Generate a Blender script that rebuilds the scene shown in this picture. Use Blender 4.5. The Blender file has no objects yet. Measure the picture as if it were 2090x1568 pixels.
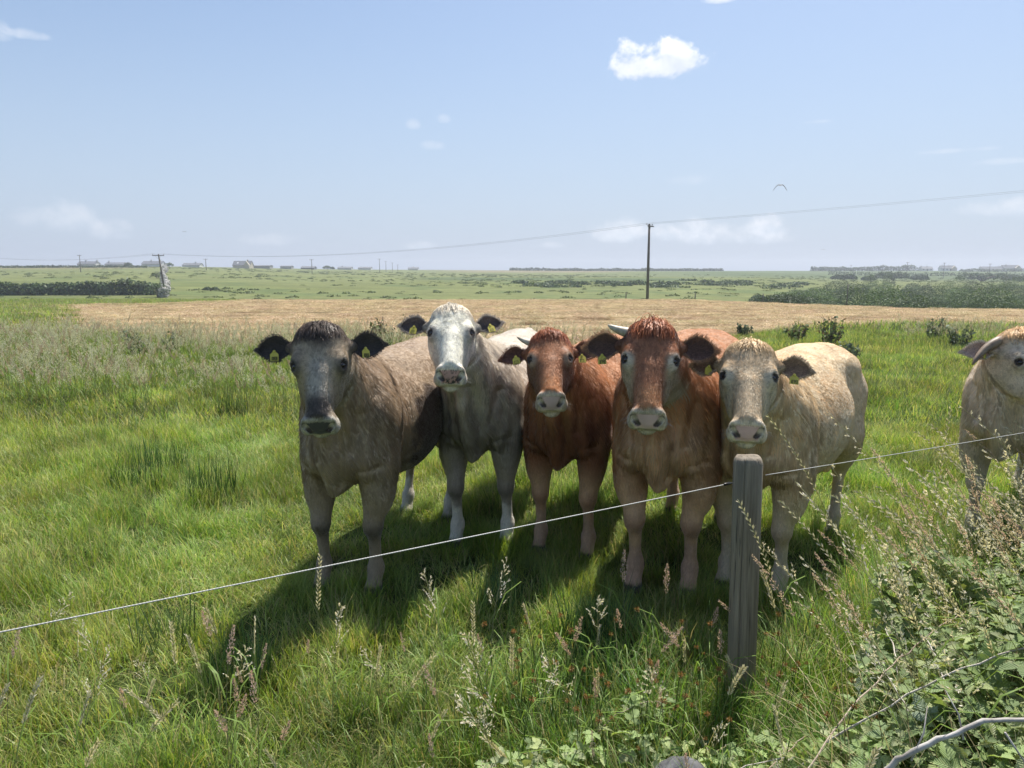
import bpy, math, random
import numpy as np
from mathutils import Vector, Matrix
from math import radians as R, sin, cos, pi
random.seed(7); RNG = np.random.default_rng(11)
SC = bpy.context.scene
COL = SC.collection

# ---------------- camera ----------------
CAM_H = 1.65; PITCH = R(8.7); FPX = 1510.0          # FPX: focal length in pixels of the 2090 px wide photograph
cam = bpy.data.cameras.new('camera'); cam_o = bpy.data.objects.new('camera', cam); COL.objects.link(cam_o)
cam.sensor_width = 36.0; cam.lens = 36.0 * FPX / 2090.0
cam.clip_start = 0.05; cam.clip_end = 20000
cam_o.location = (0, 0, CAM_H); cam_o.rotation_euler = (R(90) - PITCH, 0, 0)
SC.camera = cam_o

# ---------------- sun, sky, exposure ----------------
SUN_EL = R(62); SUN_AZ = R(27)                       # azimuth from +Y (view direction) towards +X (right)
sun_dir = Vector((sin(SUN_AZ) * cos(SUN_EL), cos(SUN_AZ) * cos(SUN_EL), sin(SUN_EL)))   # towards the sun
sl = bpy.data.lights.new('sun', 'SUN'); sl.energy = 4.0; sl.angle = R(0.53); sl.color = (1.0, 0.95, 0.86)
so = bpy.data.objects.new('sun', sl); COL.objects.link(so)
so.rotation_euler = (-sun_dir).to_track_quat('-Z', 'Y').to_euler(); so.location = (20, 60, 80)
SC.view_settings.view_transform = 'Standard'; SC.view_settings.look = 'None'
SC.view_settings.exposure = 0.80; SC.view_settings.gamma = 1.0; SC.view_settings.use_curve_mapping = False
SC.cycles.use_denoising = True
SC.cycles.max_bounces = 6; SC.cycles.diffuse_bounces = 4; SC.cycles.glossy_bounces = 2
SC.cycles.transmission_bounces = 3; SC.cycles.transparent_max_bounces = 6; SC.cycles.volume_bounces = 0
SC.cycles.caustics_reflective = False; SC.cycles.caustics_refractive = False

HAZE = .00055
# ---------------- node helpers ----------------
def nn(nt, typ, **kw):
    n = nt.nodes.new(typ)
    for k, v in kw.items():
        if k.startswith('i_'):
            key = k[2:]
            key = int(key) if key.isdigit() else key.replace('_', ' ')
            n.inputs[key].default_value = v
        else: setattr(n, k, v)
    return n
def lk(nt, a, b): nt.links.new(a, b)
def new_mat(name):
    m = bpy.data.materials.new(name); m.use_nodes = True; nt = m.node_tree; nt.nodes.clear()
    out = nt.nodes.new('ShaderNodeOutputMaterial'); return m, nt, out
def math_n(nt, op, a, b=None, c=None, clamp=False):
    n = nt.nodes.new('ShaderNodeMath'); n.operation = op; n.use_clamp = clamp
    for i, v in enumerate((a, b, c)):
        if v is None: continue
        if isinstance(v, (int, float)): n.inputs[i].default_value = v
        else: nt.links.new(v, n.inputs[i])
    return n.outputs[0]
def mixc(nt, f, a, b, mode='MIX'):
    n = nt.nodes.new('ShaderNodeMix'); n.data_type = 'RGBA'; n.blend_type = mode
    for i, v in ((0, f), (6, a), (7, b)):
        if isinstance(v, (int, float)): n.inputs[i].default_value = v
        elif isinstance(v, (tuple, list)): n.inputs[i].default_value = (*v[:3], 1)
        else: nt.links.new(v, n.inputs[i])
    return n.outputs[2]
def ramp(nt, f, stops, interp='LINEAR'):
    n = nt.nodes.new('ShaderNodeValToRGB'); cr = n.color_ramp; cr.interpolation = interp
    while len(cr.elements) < len(stops): cr.elements.new(0.5)
    for e, (p, c) in zip(cr.elements, stops):
        e.position = p; e.color = (c, c, c, 1) if isinstance(c, (int, float)) else (*c[:3], 1)
    nt.links.new(f, n.inputs[0]); return n.outputs[0]
def maprange(nt, v, a, b, c=0., d=1., smooth=True):
    n = nt.nodes.new('ShaderNodeMapRange'); n.interpolation_type = 'SMOOTHSTEP' if smooth else 'LINEAR'
    nt.links.new(v, n.inputs[0])
    for i, x in ((1, a), (2, b), (3, c), (4, d)): n.inputs[i].default_value = x
    return n.outputs[0]
def noise_n(nt, vec, scale, detail=3., rough=.55, dist=0., out='Fac'):
    n = nt.nodes.new('ShaderNodeTexNoise'); n.inputs['Scale'].default_value = scale
    n.inputs['Detail'].default_value = detail; n.inputs['Roughness'].default_value = rough
    n.inputs['Distortion'].default_value = dist
    if vec is not None: nt.links.new(vec, n.inputs['Vector'])
    return n.outputs[out]
def scaled(nt, vec, s, loc=(0, 0, 0)):
    n = nt.nodes.new('ShaderNodeMapping'); n.inputs['Scale'].default_value = s; n.inputs['Location'].default_value = loc
    nt.links.new(vec, n.inputs['Vector']); return n.outputs[0]

# ---------------- numpy helpers ----------------
def hash3(ix, iy, iz, seed=0):
    h = (ix.astype(np.int64) * 374761393 + iy.astype(np.int64) * 668265263 + iz.astype(np.int64) * 2147483647 + seed * 1274126177) & 0xffffffff
    h = ((h ^ (h >> 13)) * 1274126177) & 0xffffffff
    h = ((h ^ (h >> 16)) * 2246822519) & 0xffffffff
    return ((h ^ (h >> 15)) & 0xffffff) / float(0xffffff)
def vnoise(P, scale=1., seed=0):
    P = np.asarray(P, float) * scale
    if P.shape[-1] == 2: P = np.concatenate([P, np.zeros(P.shape[:-1] + (1,))], -1)
    i = np.floor(P).astype(np.int64); f = P - i; f = f * f * (3 - 2 * f)
    r = 0
    for dx in (0, 1):
        for dy in (0, 1):
            for dz in (0, 1):
                w = (f[..., 0] if dx else 1 - f[..., 0]) * (f[..., 1] if dy else 1 - f[..., 1]) * (f[..., 2] if dz else 1 - f[..., 2])
                r = r + w * hash3(i[..., 0] + dx, i[..., 1] + dy, i[..., 2] + dz, seed)
    return r
def fbm(P, scale=1., octv=4, seed=0):
    a, s, t = 0, .5, 0
    for o in range(octv):
        a = a + s * vnoise(P, scale * 2 ** o, seed + o * 17); t += s; s *= .5
    return a / t
def sstep(x, a, b):
    t = np.clip((x - a) / (b - a), 0, 1); return t * t * (3 - 2 * t)

def np_mesh(name, V, F, mat=None, parent=None, cols=None, smooth=True, normals=None, mats=None, mi=None, link=True):
    """V (n,3); F: (m,k) array or list of arrays of different k."""
    if isinstance(F, np.ndarray): F = [F]
    F = [f for f in F if len(f)]
    me = bpy.data.meshes.new(name)
    V = np.ascontiguousarray(V, np.float32)
    me.vertices.add(len(V)); me.vertices.foreach_set('co', V.ravel())
    idx = np.concatenate([f.ravel() for f in F]).astype(np.int32)
    cnt = np.concatenate([np.full(len(f), f.shape[1]) for f in F]).astype(np.int32)
    me.loops.add(len(idx)); me.loops.foreach_set('vertex_index', idx)
    st = np.concatenate([[0], np.cumsum(cnt)[:-1]]).astype(np.int32)
    me.polygons.add(len(cnt)); me.polygons.foreach_set('loop_start', st)
    me.update(calc_edges=True)
    me.polygons.foreach_set('use_smooth', np.full(len(cnt), bool(smooth)))
    if mi is not None: me.polygons.foreach_set('material_index', np.asarray(mi, np.int32))
    if cols is not None:
        for k, c in cols.items():
            c = np.asarray(c, np.float32)
            if c.ndim == 1:
                a = me.attributes.new(k, 'FLOAT', 'POINT'); a.data.foreach_set('value', c)
            else:
                if c.shape[1] == 3: c = np.concatenate([c, np.ones((len(c), 1), np.float32)], 1)
                a = me.color_attributes.new(k, 'FLOAT_COLOR', 'POINT'); a.data.foreach_set('color', c.ravel())
    if normals is not None:
        me.normals_split_custom_set_from_vertices(np.asarray(normals, np.float32))
    for m in (mats or ([mat] if mat else [])): me.materials.append(m)
    o = bpy.data.objects.new(name, me)
    if link: COL.objects.link(o)
    if parent is not None: o.parent = parent
    return o
def tag(o, label=None, cat=None, group=None, kind=None):
    if label: o['label'] = label
    if cat: o['category'] = cat
    if group: o['group'] = group
    if kind: o['kind'] = kind
    return o
def empty(name, loc=(0, 0, 0), rz=0.):
    o = bpy.data.objects.new(name, None); COL.objects.link(o); o.location = loc; o.rotation_euler = (0, 0, rz)
    o.empty_display_size = .2; return o
class MB:
    """collects shapes, then links them as one mesh"""
    def __init__(s): s.v = []; s.f = []; s.n = 0; s.m = []
    def add(s, V, F, m=0):
        V = np.asarray(V, float); s.v.append(V)
        for f in F: s.f.append(tuple(int(i) + s.n for i in f)); s.m.append(m)
        s.n += len(V)
    def box(s, a, b, m=0, M=None):
        x0, y0, z0 = a; x1, y1, z1 = b
        V = np.array([(x0,y0,z0),(x1,y0,z0),(x1,y1,z0),(x0,y1,z0),(x0,y0,z1),(x1,y0,z1),(x1,y1,z1),(x0,y1,z1)], float)
        if M is not None: V = V @ np.array(M)[:3, :3].T + np.array(M)[:3, 3]
        s.add(V, [(0,3,2,1),(4,5,6,7),(0,1,5,4),(1,2,6,5),(2,3,7,6),(3,0,4,7)], m)
    def tube(s, P, r, n=6, m=0, cap=True):
        P = np.asarray(P, float); k = len(P); r = np.broadcast_to(np.asarray(r, float), (k,))
        T = np.gradient(P, axis=0); T /= np.linalg.norm(T, axis=1)[:, None] + 1e-12
        ref = np.array([0, 0, 1.]) if abs(T[0][2]) < .9 else np.array([1., 0, 0])
        V = []
        u = np.cross(T[0], ref); u /= np.linalg.norm(u)
        for i in range(k):
            u = u - T[i] * (u @ T[i]); u /= np.linalg.norm(u) + 1e-12; w = np.cross(T[i], u)
            for j in range(n):
                a = 2 * pi * j / n; V.append(P[i] + r[i] * (cos(a) * u + sin(a) * w))
        F = [(i*n+j, i*n+(j+1) % n, (i+1)*n+(j+1) % n, (i+1)*n+j) for i in range(k-1) for j in range(n)]
        if cap: F += [tuple(range(n))[::-1], tuple((k-1)*n + j for j in range(n))]
        s.add(V, F, m)
    def build(s, name, mats, parent=None, smooth=False, loc=None):
        me = bpy.data.meshes.new(name); me.from_pydata(np.concatenate(s.v).tolist(), [], s.f)
        for mt in (mats if isinstance(mats, (list, tuple)) else [mats]): me.materials.append(mt)
        me.polygons.foreach_set('use_smooth', [smooth] * len(me.polygons)); me.polygons.foreach_set('material_index', s.m)
        o = bpy.data.objects.new(name, me); COL.objects.link(o)
        if parent is not None: o.parent = parent
        if loc is not None: o.location = loc
        return o

def at(px, py, D):
    """the place seen at photograph pixel (px, py), D metres in front along the optical axis"""
    xc = (px - 1045) / FPX * D; yc = -(py - 784) / FPX * D
    return np.array([xc, D * cos(PITCH) + yc * sin(PITCH), CAM_H - D * sin(PITCH) + yc * cos(PITCH)])
def depression(py): return PITCH + math.atan((py - 784) / FPX)
# ---------------- sky ----------------
def pixdir(px, py):
    v = at(px, py, 1.0) - np.array([0, 0, CAM_H]); return v / np.linalg.norm(v)
w = bpy.data.worlds.new('World'); SC.world = w; w.use_nodes = True; nt = w.node_tree; nt.nodes.clear()
sky = nn(nt, 'ShaderNodeTexSky', sky_type='NISHITA', sun_disc=False, sun_elevation=SUN_EL, sun_rotation=SUN_AZ, air_density=1.0, dust_density=1.6, ozone_density=1.4, altitude=30)
hsv = nn(nt, 'ShaderNodeHueSaturation', i_Saturation=1.12, i_Value=1.0); lk(nt, sky.outputs[0], hsv.inputs['Color'])
geo = nn(nt, 'ShaderNodeTexCoord'); dv = geo.outputs['Generated']
def dotn(v): 
    n = nn(nt, 'ShaderNodeVectorMath', operation='DOT_PRODUCT'); lk(nt, dv, n.inputs[0]); n.inputs[1].default_value = tuple(v); return n.outputs['Value']
elz = dotn((0, 0, 1))
skyc = hsv.outputs[0]
# humid summer air: the sky pales towards the horizon
pale = maprange(nt, elz, -.02, .42, .82, .10)
skyc = mixc(nt, pale, skyc, (3.75, 4.55, 5.95))
def band(nsc, det, ofs=0.):
    m = nn(nt, 'ShaderNodeMapping'); m.inputs['Location'].default_value = (3.1, 1.7, ofs); m.inputs['Scale'].default_value = (nsc, nsc, nsc * 1.25); lk(nt, dv, m.inputs['Vector'])
    return noise_n(nt, m.outputs[0], 1., det, .60, .25)
NA, NA2 = band(24, 7), band(24, 3, .5)                            # lumps, and the same lumps a little higher: their difference shades them
LUMP = math_n(nt, 'MULTIPLY', math_n(nt, 'SUBTRACT', NA, NA2), 2.2)
def cloud(col, px, py, sx, sy, seed, amt=1., rag=.9, soft=.25, bright=(7.7, 7.9, 8.2), dark=(5.7, 6.2, 7.1), flat=.6):
    f = pixdir(px, py); r = np.cross(f, [0, 0, 1]); r /= np.linalg.norm(r); u = np.cross(r, f); sx, sy = sx / FPX, sy / FPX
    X = dotn(r / sx); Y = dotn(u / sy); Yv = math_n(nt, 'MAXIMUM', Y, math_n(nt, 'MULTIPLY', Y, -1 / flat))
    dens = math_n(nt, 'ADD', math_n(nt, 'SUBTRACT', 1.0, math_n(nt, 'ADD', math_n(nt, 'MULTIPLY', X, X), math_n(nt, 'MULTIPLY', Yv, Yv))), math_n(nt, 'MULTIPLY', math_n(nt, 'SUBTRACT', NA, .5), rag * 4))
    m = math_n(nt, 'MULTIPLY', maprange(nt, dens, 0., soft * 4), maprange(nt, dotn(f), .80, .9, 0., amt))
    sh = math_n(nt, 'ADD', maprange(nt, Y, -.6, .7), LUMP, clamp=True)
    return mixc(nt, m, col, mixc(nt, sh, dark, bright))
skyc = cloud(skyc, 1334, 130, 98, 46, 2.3, 1.0, .95, .20)
skyc = cloud(skyc, 1436, 138, 26, 26, 5.1, .5, 1.3, .8)
for a in ((1465, 2, 30, 9, 1., .8), (48, 72, 34, 12, 4., .32), (4, 66, 20, 22, 8., .3), (842, 256, 18, 15, 6., .2), (905, 244, 15, 13, 7., .22), (884, 300, 26, 12, 9., .16),
          (128, 450, 70, 42, 3.7, .28), (228, 474, 48, 26, 12., .25), (1275, 478, 84, 30, 14., .5), (1350, 482, 54, 24, 15., .5), (1450, 474, 74, 34, 16., .5), (1560, 468, 58, 30, 17., .5), (1500, 490, 130, 22, 27., .42),
          (855, 504, 55, 14, 18., .34), (550, 492, 70, 20, 19., .2), (1130, 502, 34, 10, 20., .25), (2050, 426, 80, 26, 22., .34), (1665, 250, 40, 5, 23., .2), (1960, 308, 70, 6, 24., .2), (1400, 370, 50, 14, 25., .12), (2060, 330, 60, 8, 29., .18)):
    skyc = cloud(skyc, *a[:5], min(.95, a[5] * 1.5), .8, .34, (6.9, 7.1, 7.6), (5.6, 6.2, 7.1))
bg = nn(nt, 'ShaderNodeBackground', i_Strength=.081); lk(nt, skyc, bg.inputs[0])
o = nn(nt, 'ShaderNodeOutputWorld'); lk(nt, bg.outputs[0], o.inputs[0])
w.cycles.sampling_method = 'MANUAL'; w.cycles.sample_map_resolution = 512
# ================= cattle =================
def rotm(ax, ay=None):
    return np.array(ax, float)
class Field:
    """smooth union of ellipsoids and round cones, with carving; evaluated on a stretched grid"""
    def __init__(s): s.p = []
    def ell(s, c, r, k=.05, A=None, op='u'):
        s.p.append(dict(t='e', c=np.array(c, float), r=np.array(r, float), A=np.eye(3) if A is None else np.array(A, float), k=k, op=op))
    def cap(s, a, b, ra, rb, k=.05, op='u', sq=None):
        s.p.append(dict(t='c', a=np.array(a, float), b=np.array(b, float), ra=ra, rb=rb, k=k, op=op))
    def plane(s, c, n, k, rad):
        s.p.append(dict(t='p', c=np.array(c, float), n=np.array(n, float) / np.linalg.norm(n), k=k, op='i', rad=rad))
    @staticmethod
    def d(p, X):
        if p['t'] == 'e':
            q = (X - p['c']) @ p['A'].T; r = p['r']
            k0 = np.sqrt(((q / r) ** 2).sum(-1)); k1 = np.sqrt(((q / r ** 2) ** 2).sum(-1)) + 1e-9
            return k0 * (k0 - 1) / k1
        if p['t'] == 'c':
            ba = p['b'] - p['a']; t = np.clip(((X - p['a']) @ ba) / (ba @ ba), 0, 1)
            return np.sqrt(((X - p['a'] - t[..., None] * ba) ** 2).sum(-1)) - (p['ra'] + (p['rb'] - p['ra']) * t)
        d = (X - p['c']) @ p['n']
        w = np.sqrt(((X - p['c']) ** 2).sum(-1))
        return d - np.clip(w - p['rad'], 0, 9) * 3
    @staticmethod
    def comb(f, d, p):
        k = p['k']
        if p['op'] == 'u':
            h = np.clip(.5 + .5 * (f - d) / k, 0, 1); return f * (1 - h) + d * h - k * h * (1 - h)
        if p['op'] == 's': d = -d
        h = np.clip(.5 - .5 * (f - d) / k, 0, 1); return f * (1 - h) + d * h + k * h * (1 - h)
    def bbox(s, p):
        m = p['k'] + .02
        if p['t'] == 'e':
            e = np.sqrt(((p['A'].T * p['r']) ** 2).sum(1)); return p['c'] - e - m, p['c'] + e + m
        if p['t'] == 'c':
            m += max(p['ra'], p['rb']); return np.minimum(p['a'], p['b']) - m, np.maximum(p['a'], p['b']) + m
        m += p['rad'] * 1.5; return p['c'] - m, p['c'] + m
    def at(s, X):
        f = np.full(X.shape[:-1], .3)
        for p in s.p: f = s.comb(f, s.d(p, X), p)
        return f
    def mesh(s, axes):
        xs, ys, zs = axes
        G = np.full((len(xs), len(ys), len(zs)), .3, np.float32)
        for p in s.p:
            lo, hi = s.bbox(p)
            sl = []
            for a, l, h in zip(axes, lo, hi): sl.append(slice(max(0, np.searchsorted(a, l) - 1), min(len(a), np.searchsorted(a, h) + 1)))
            X = np.stack(np.meshgrid(xs[sl[0]], ys[sl[1]], zs[sl[2]], indexing='ij'), -1)
            if X.size == 0: continue
            G[sl[0], sl[1], sl[2]] = s.comb(G[sl[0], sl[1], sl[2]], s.d(p, X), p)
        ins = G < 0
        # surface nets
        c = np.zeros(tuple(n - 1 for n in G.shape), np.int8)
        for dx in (0, 1):
            for dy in (0, 1):
                for dz in (0, 1):
                    c += ins[dx:dx + G.shape[0] - 1, dy:dy + G.shape[1] - 1, dz:dz + G.shape[2] - 1]
        act = (c > 0) & (c < 8); I = np.argwhere(act)
        num = np.zeros((len(I), 3)); den = np.zeros(len(I))
        corners = [(0,0,0),(1,0,0),(0,1,0),(1,1,0),(0,0,1),(1,0,1),(0,1,1),(1,1,1)]
        for ia in range(8):
            for ib in range(ia + 1, 8):
                a, b = corners[ia], corners[ib]
                if sum(abs(a[q] - b[q]) for q in range(3)) != 1: continue
                Ja, Jb = I + a, I + b
                fa, fb = G[tuple(Ja.T)], G[tuple(Jb.T)]; m = (fa < 0) != (fb < 0)
                t = np.where(m, fa / np.where(m, fa - fb, 1), 0)[:, None]
                pa = np.stack([xs[Ja[:, 0]], ys[Ja[:, 1]], zs[Ja[:, 2]]], 1); pb = np.stack([xs[Jb[:, 0]], ys[Jb[:, 1]], zs[Jb[:, 2]]], 1)
                num += np.where(m[:, None], pa + (pb - pa) * t, 0); den += m
        V = num / den[:, None]
        idx = np.full(act.shape, -1, np.int64); idx[act] = np.arange(len(I))
        F = []
        for ax in range(3):
            o1, o2 = [(1, 2), (2, 0), (0, 1)][ax]
            s0 = [slice(1, -1)] * 3; s0[ax] = slice(0, -1); s1 = [slice(1, -1)] * 3; s1[ax] = slice(1, None)
            A, B = ins[tuple(s0)], ins[tuple(s1)]
            E = np.argwhere(A != B); flip = A[tuple(E.T)]
            off = np.ones(3, int); off[ax] = 0; E = E + off
            q = []
            for da, db in ((1, 1), (0, 1), (0, 0), (1, 0)):
                e = E.copy(); e[:, o1] -= da; e[:, o2] -= db; q.append(idx[tuple(e.T)])
            q = np.stack(q, 1); q[~flip] = q[~flip][:, ::-1]; F.append(q)
        F = np.concatenate(F)
        for _ in range(2):                                         # onto the surface
            f0 = s.at(V); g = np.stack([(s.at(V + np.eye(3)[i] * 5e-4) - f0) / 5e-4 for i in range(3)], 1)
            V = V - np.clip(f0, -.008, .008)[:, None] * g / ((g ** 2).sum(1)[:, None] + .05)
        return V, F
def vnormals(V, F):
    N = np.zeros_like(V); n = np.cross(V[F[:, 2]] - V[F[:, 0]], V[F[:, 3]] - V[F[:, 1]])
    for j in range(4): np.add.at(N, F[:, j], n)
    return N / (np.linalg.norm(N, axis=1)[:, None] + 1e-12)
def relax(V, F, it, w=None):
    E = np.concatenate([F[:, [0, 1]], F[:, [1, 2]], F[:, [2, 3]], F[:, [3, 0]]]); E = np.concatenate([E, E[:, ::-1]])
    cnt = np.bincount(E[:, 0], minlength=len(V))[:, None]
    for _ in range(it):
        S = np.stack([np.bincount(E[:, 0], weights=V[E[:, 1], j], minlength=len(V)) for j in range(3)], 1) / cnt
        V = V + (S - V) * (.5 if w is None else .5 * w[:, None])
    return V

def grid_axis(lo, hi, flo, fhi, coarse, fine):
    a = [lo]
    while a[-1] < hi:
        x = a[-1]; d = max(flo - x, x - fhi, 0); a.append(x + min(coarse, fine + d * .12))
    return np.array(a)

def coat_material():
    m, nt, out = new_mat('hide')
    at_ = nn(nt, 'ShaderNodeAttribute', attribute_name='coat'); wet = nn(nt, 'ShaderNodeAttribute', attribute_name='bare')
    tc = nn(nt, 'ShaderNodeTexCoord'); ob = tc.outputs['Object']
    st = noise_n(nt, scaled(nt, ob, (26, 60, 22)), 1.6, 4, .6, .8)
    n2 = noise_n(nt, ob, 9, 3, .6)
    fine = noise_n(nt, scaled(nt, ob, (150, 260, 90)), 1, 2, .6)
    v = math_n(nt, 'ADD', math_n(nt, 'MULTIPLY', st, .85), math_n(nt, 'MULTIPLY', n2, .75)); v = math_n(nt, 'ADD', v, math_n(nt, 'MULTIPLY', fine, .4))
    v = math_n(nt, 'ADD', v, .0)
    nb = math_n(nt, 'SUBTRACT', 1.0, wet.outputs['Fac'])
    v = math_n(nt, 'ADD', math_n(nt, 'MULTIPLY', math_n(nt, 'SUBTRACT', v, 1.0), nb), 1.0)
    cv = nn(nt, 'ShaderNodeVectorMath', operation='SCALE'); lk(nt, at_.outputs['Color'], cv.inputs[0]); lk(nt, v, cv.inputs['Scale'])
    b = nn(nt, 'ShaderNodeBsdfPrincipled'); lk(nt, cv.outputs[0], b.inputs['Base Color'])
    lk(nt, maprange(nt, wet.outputs['Fac'], 0, 1, .68, .36), b.inputs['Roughness'])
    b.inputs['Sheen Weight'].default_value = .25; b.inputs['Sheen Roughness'].default_value = .5
    b.inputs['Specular IOR Level'].default_value = .35
    bp = nn(nt, 'ShaderNodeBump', i_Strength=.55, i_Distance=.012); lk(nt, math_n(nt, 'ADD', math_n(nt, 'MULTIPLY', st, nb), math_n(nt, 'MULTIPLY', fine, .25)), bp.inputs['Height'])
    lk(nt, bp.outputs[0], b.inputs['Normal'])
    lk(nt, b.outputs[0], out.inputs[0]); return m
def hair_material(name='fur'):
    m, nt, out = new_mat(name)
    at_ = nn(nt, 'ShaderNodeAttribute', attribute_name='coat')
    d = nn(nt, 'ShaderNodeBsdfDiffuse'); t = nn(nt, 'ShaderNodeBsdfTranslucent'); g = nn(nt, 'ShaderNodeBsdfGlossy', i_Roughness=.45)
    for n in (d, t): lk(nt, at_.outputs['Color'], n.inputs[0])
    lk(nt, mixc(nt, .5, at_.outputs['Color'], (1, 1, 1)), g.inputs[0])
    m1 = nn(nt, 'ShaderNodeMixShader', i_Fac=.40); lk(nt, d.outputs[0], m1.inputs[1]); lk(nt, t.outputs[0], m1.inputs[2])
    m2 = nn(nt, 'ShaderNodeMixShader', i_Fac=.06); lk(nt, m1.outputs[0], m2.inputs[1]); lk(nt, g.outputs[0], m2.inputs[2])
    lk(nt, m2.outputs[0], out.inputs[0]); return m
def plain(name, col, rough=.6, spec=.4, **kw):
    m, nt, out = new_mat(name); b = nn(nt, 'ShaderNodeBsdfPrincipled'); b.inputs['Base Color'].default_value = (*col, 1)
    b.inputs['Roughness'].default_value = rough; b.inputs['Specular IOR Level'].default_value = spec
    for k, v in kw.items(): b.inputs[k.replace('_', ' ')].default_value = v
    lk(nt, b.outputs[0], out.inputs[0]); return m
def speckled(name, c1, c2, scale, rough=.5, bump=.2, stretch=(1, 1, 1), dist=.003):
    m, nt, out = new_mat(name); tc = nn(nt, 'ShaderNodeTexCoord'); n = noise_n(nt, scaled(nt, tc.outputs['Object'], stretch), scale, 5, .6)
    b = nn(nt, 'ShaderNodeBsdfPrincipled'); b.inputs['Roughness'].default_value = rough
    lk(nt, ramp(nt, n, [(.35, c1), (.65, c2)]), b.inputs['Base Color'])
    bp = nn(nt, 'ShaderNodeBump', i_Strength=bump, i_Distance=dist); lk(nt, n, bp.inputs['Height']); lk(nt, bp.outputs[0], b.inputs['Normal'])
    lk(nt, b.outputs[0], out.inputs[0]); return m
HIDE = coat_material(); FUR = hair_material()
EYE = plain('eye_dark', (.012, .009, .008), .08, .6)
HORN = speckled('horn', (.62, .56, .44), (.36, .3, .2), 30, .45)
HORN_D = speckled('dark_horn', (.30, .22, .15), (.14, .10, .07), 30, .5)
TAG = plain('tag_plastic', (.60, .52, .09), .5); TAG_INK = plain('tag_ink', (.02, .02, .02), .6)

def strands(P, D, N, L, W, C, bend=.25, tip=.15):
    """P roots, D directions, N shading normals, L lengths, W widths -> five-vertex blades"""
    n = len(P); S = np.cross(D, N); S /= np.linalg.norm(S, axis=1)[:, None] + 1e-9
    Lc, Wc = L[:, None], W[:, None]
    mid = P + D * Lc * .55 ; end = P + D * Lc + (-N) * Lc * bend
    V = np.stack([P - S * Wc * .5, P + S * Wc * .5, mid - S * Wc * .42, mid + S * Wc * .42, end], 1).reshape(-1, 3)
    b = np.arange(n)[:, None] * 5
    return V, [b + np.array([[0, 1, 3, 2]]), b + np.array([[2, 3, 4]])], np.repeat(C, 5, 0), np.repeat(N, 5, 0)

def hexlin(r, g, b):
    c = np.array([r, g, b], float) / 255; return np.where(c < .04045, c / 12.92, ((c + .055) / 1.055) ** 2.4)

DIG = {'0': 'abcdef', '1': 'bc', '8': 'abcdefg', '2': 'abged', '4': 'fgbc', '6': 'afgcde', '5': 'afgcd', '3': 'abgcd', '7': 'abc', '9': 'abcdfg'}
SEGS = {'a': ((0, 2), (1, 2)), 'b': ((1, 1), (1, 2)), 'c': ((1, 0), (1, 1)), 'd': ((0, 0), (1, 0)), 'e': ((0, 0), (0, 1)), 'f': ((0, 1), (0, 2)), 'g': ((0, 1), (1, 1))}
def ear_tag(parent, pos, nrm, up, txt, h=.042, w=.038):
    n = Vector(nrm).normalized(); u = Vector(up); u = (u - n * u.dot(n)).normalized(); s = u.cross(n).normalized()
    M = np.array([list(s), list(u), list(n)]); mb = MB()
    pts = [(-.5, -1), (.5, -1), (.5, -.3), (.2, -.05), (.12, .12), (-.12, .12), (-.2, -.05), (-.5, -.3)]
    P = np.array([(a * w, b * h, 0) for a, b in pts]); V = np.concatenate([P, P + [0, 0, .0025]]) @ M + np.array(pos)
    k = len(pts); mb.add(V, [tuple(range(k))[::-1], tuple(range(k, 2 * k))] + [(i, (i + 1) % k, k + (i + 1) % k, k + i) for i in range(k)])
    cw = w * .8 / len(txt)
    for i, ch in enumerate(txt):
        x0 = -w * .4 + i * cw + cw * .15; y0 = -h * .92
        for sg in DIG[ch]:
            (ax, ay), (bx, by) = SEGS[sg]; ax, bx = x0 + ax * cw * .6, x0 + bx * cw * .6; ay, by = y0 + ay * h * .17, y0 + by * h * .17; t = .0009
            a = np.array([(min(ax, bx) - t, min(ay, by) - t, .0032), (max(ax, bx) + t, min(ay, by) - t, .0032), (max(ax, bx) + t, max(ay, by) + t, .0032), (min(ax, bx) - t, max(ay, by) + t, .0032)])
            mb.add(a @ M + np.array(pos), [(0, 1, 2, 3)], 1)
    a = np.arange(9)[:, None] * 2 * pi / 8; c = np.concatenate([np.cos(a), np.sin(a), a * 0], 1)[:8] * .007
    mb.add(np.concatenate([c + [0, 0, .0024], c * .8 + [0, 0, .006]]) @ M + np.array(pos), [(i, (i + 1) % 8, 8 + (i + 1) % 8, 8 + i) for i in range(8)] + [tuple(range(8, 16))])
    return mb.build('ear_tag', [TAG, TAG_INK], parent)

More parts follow.
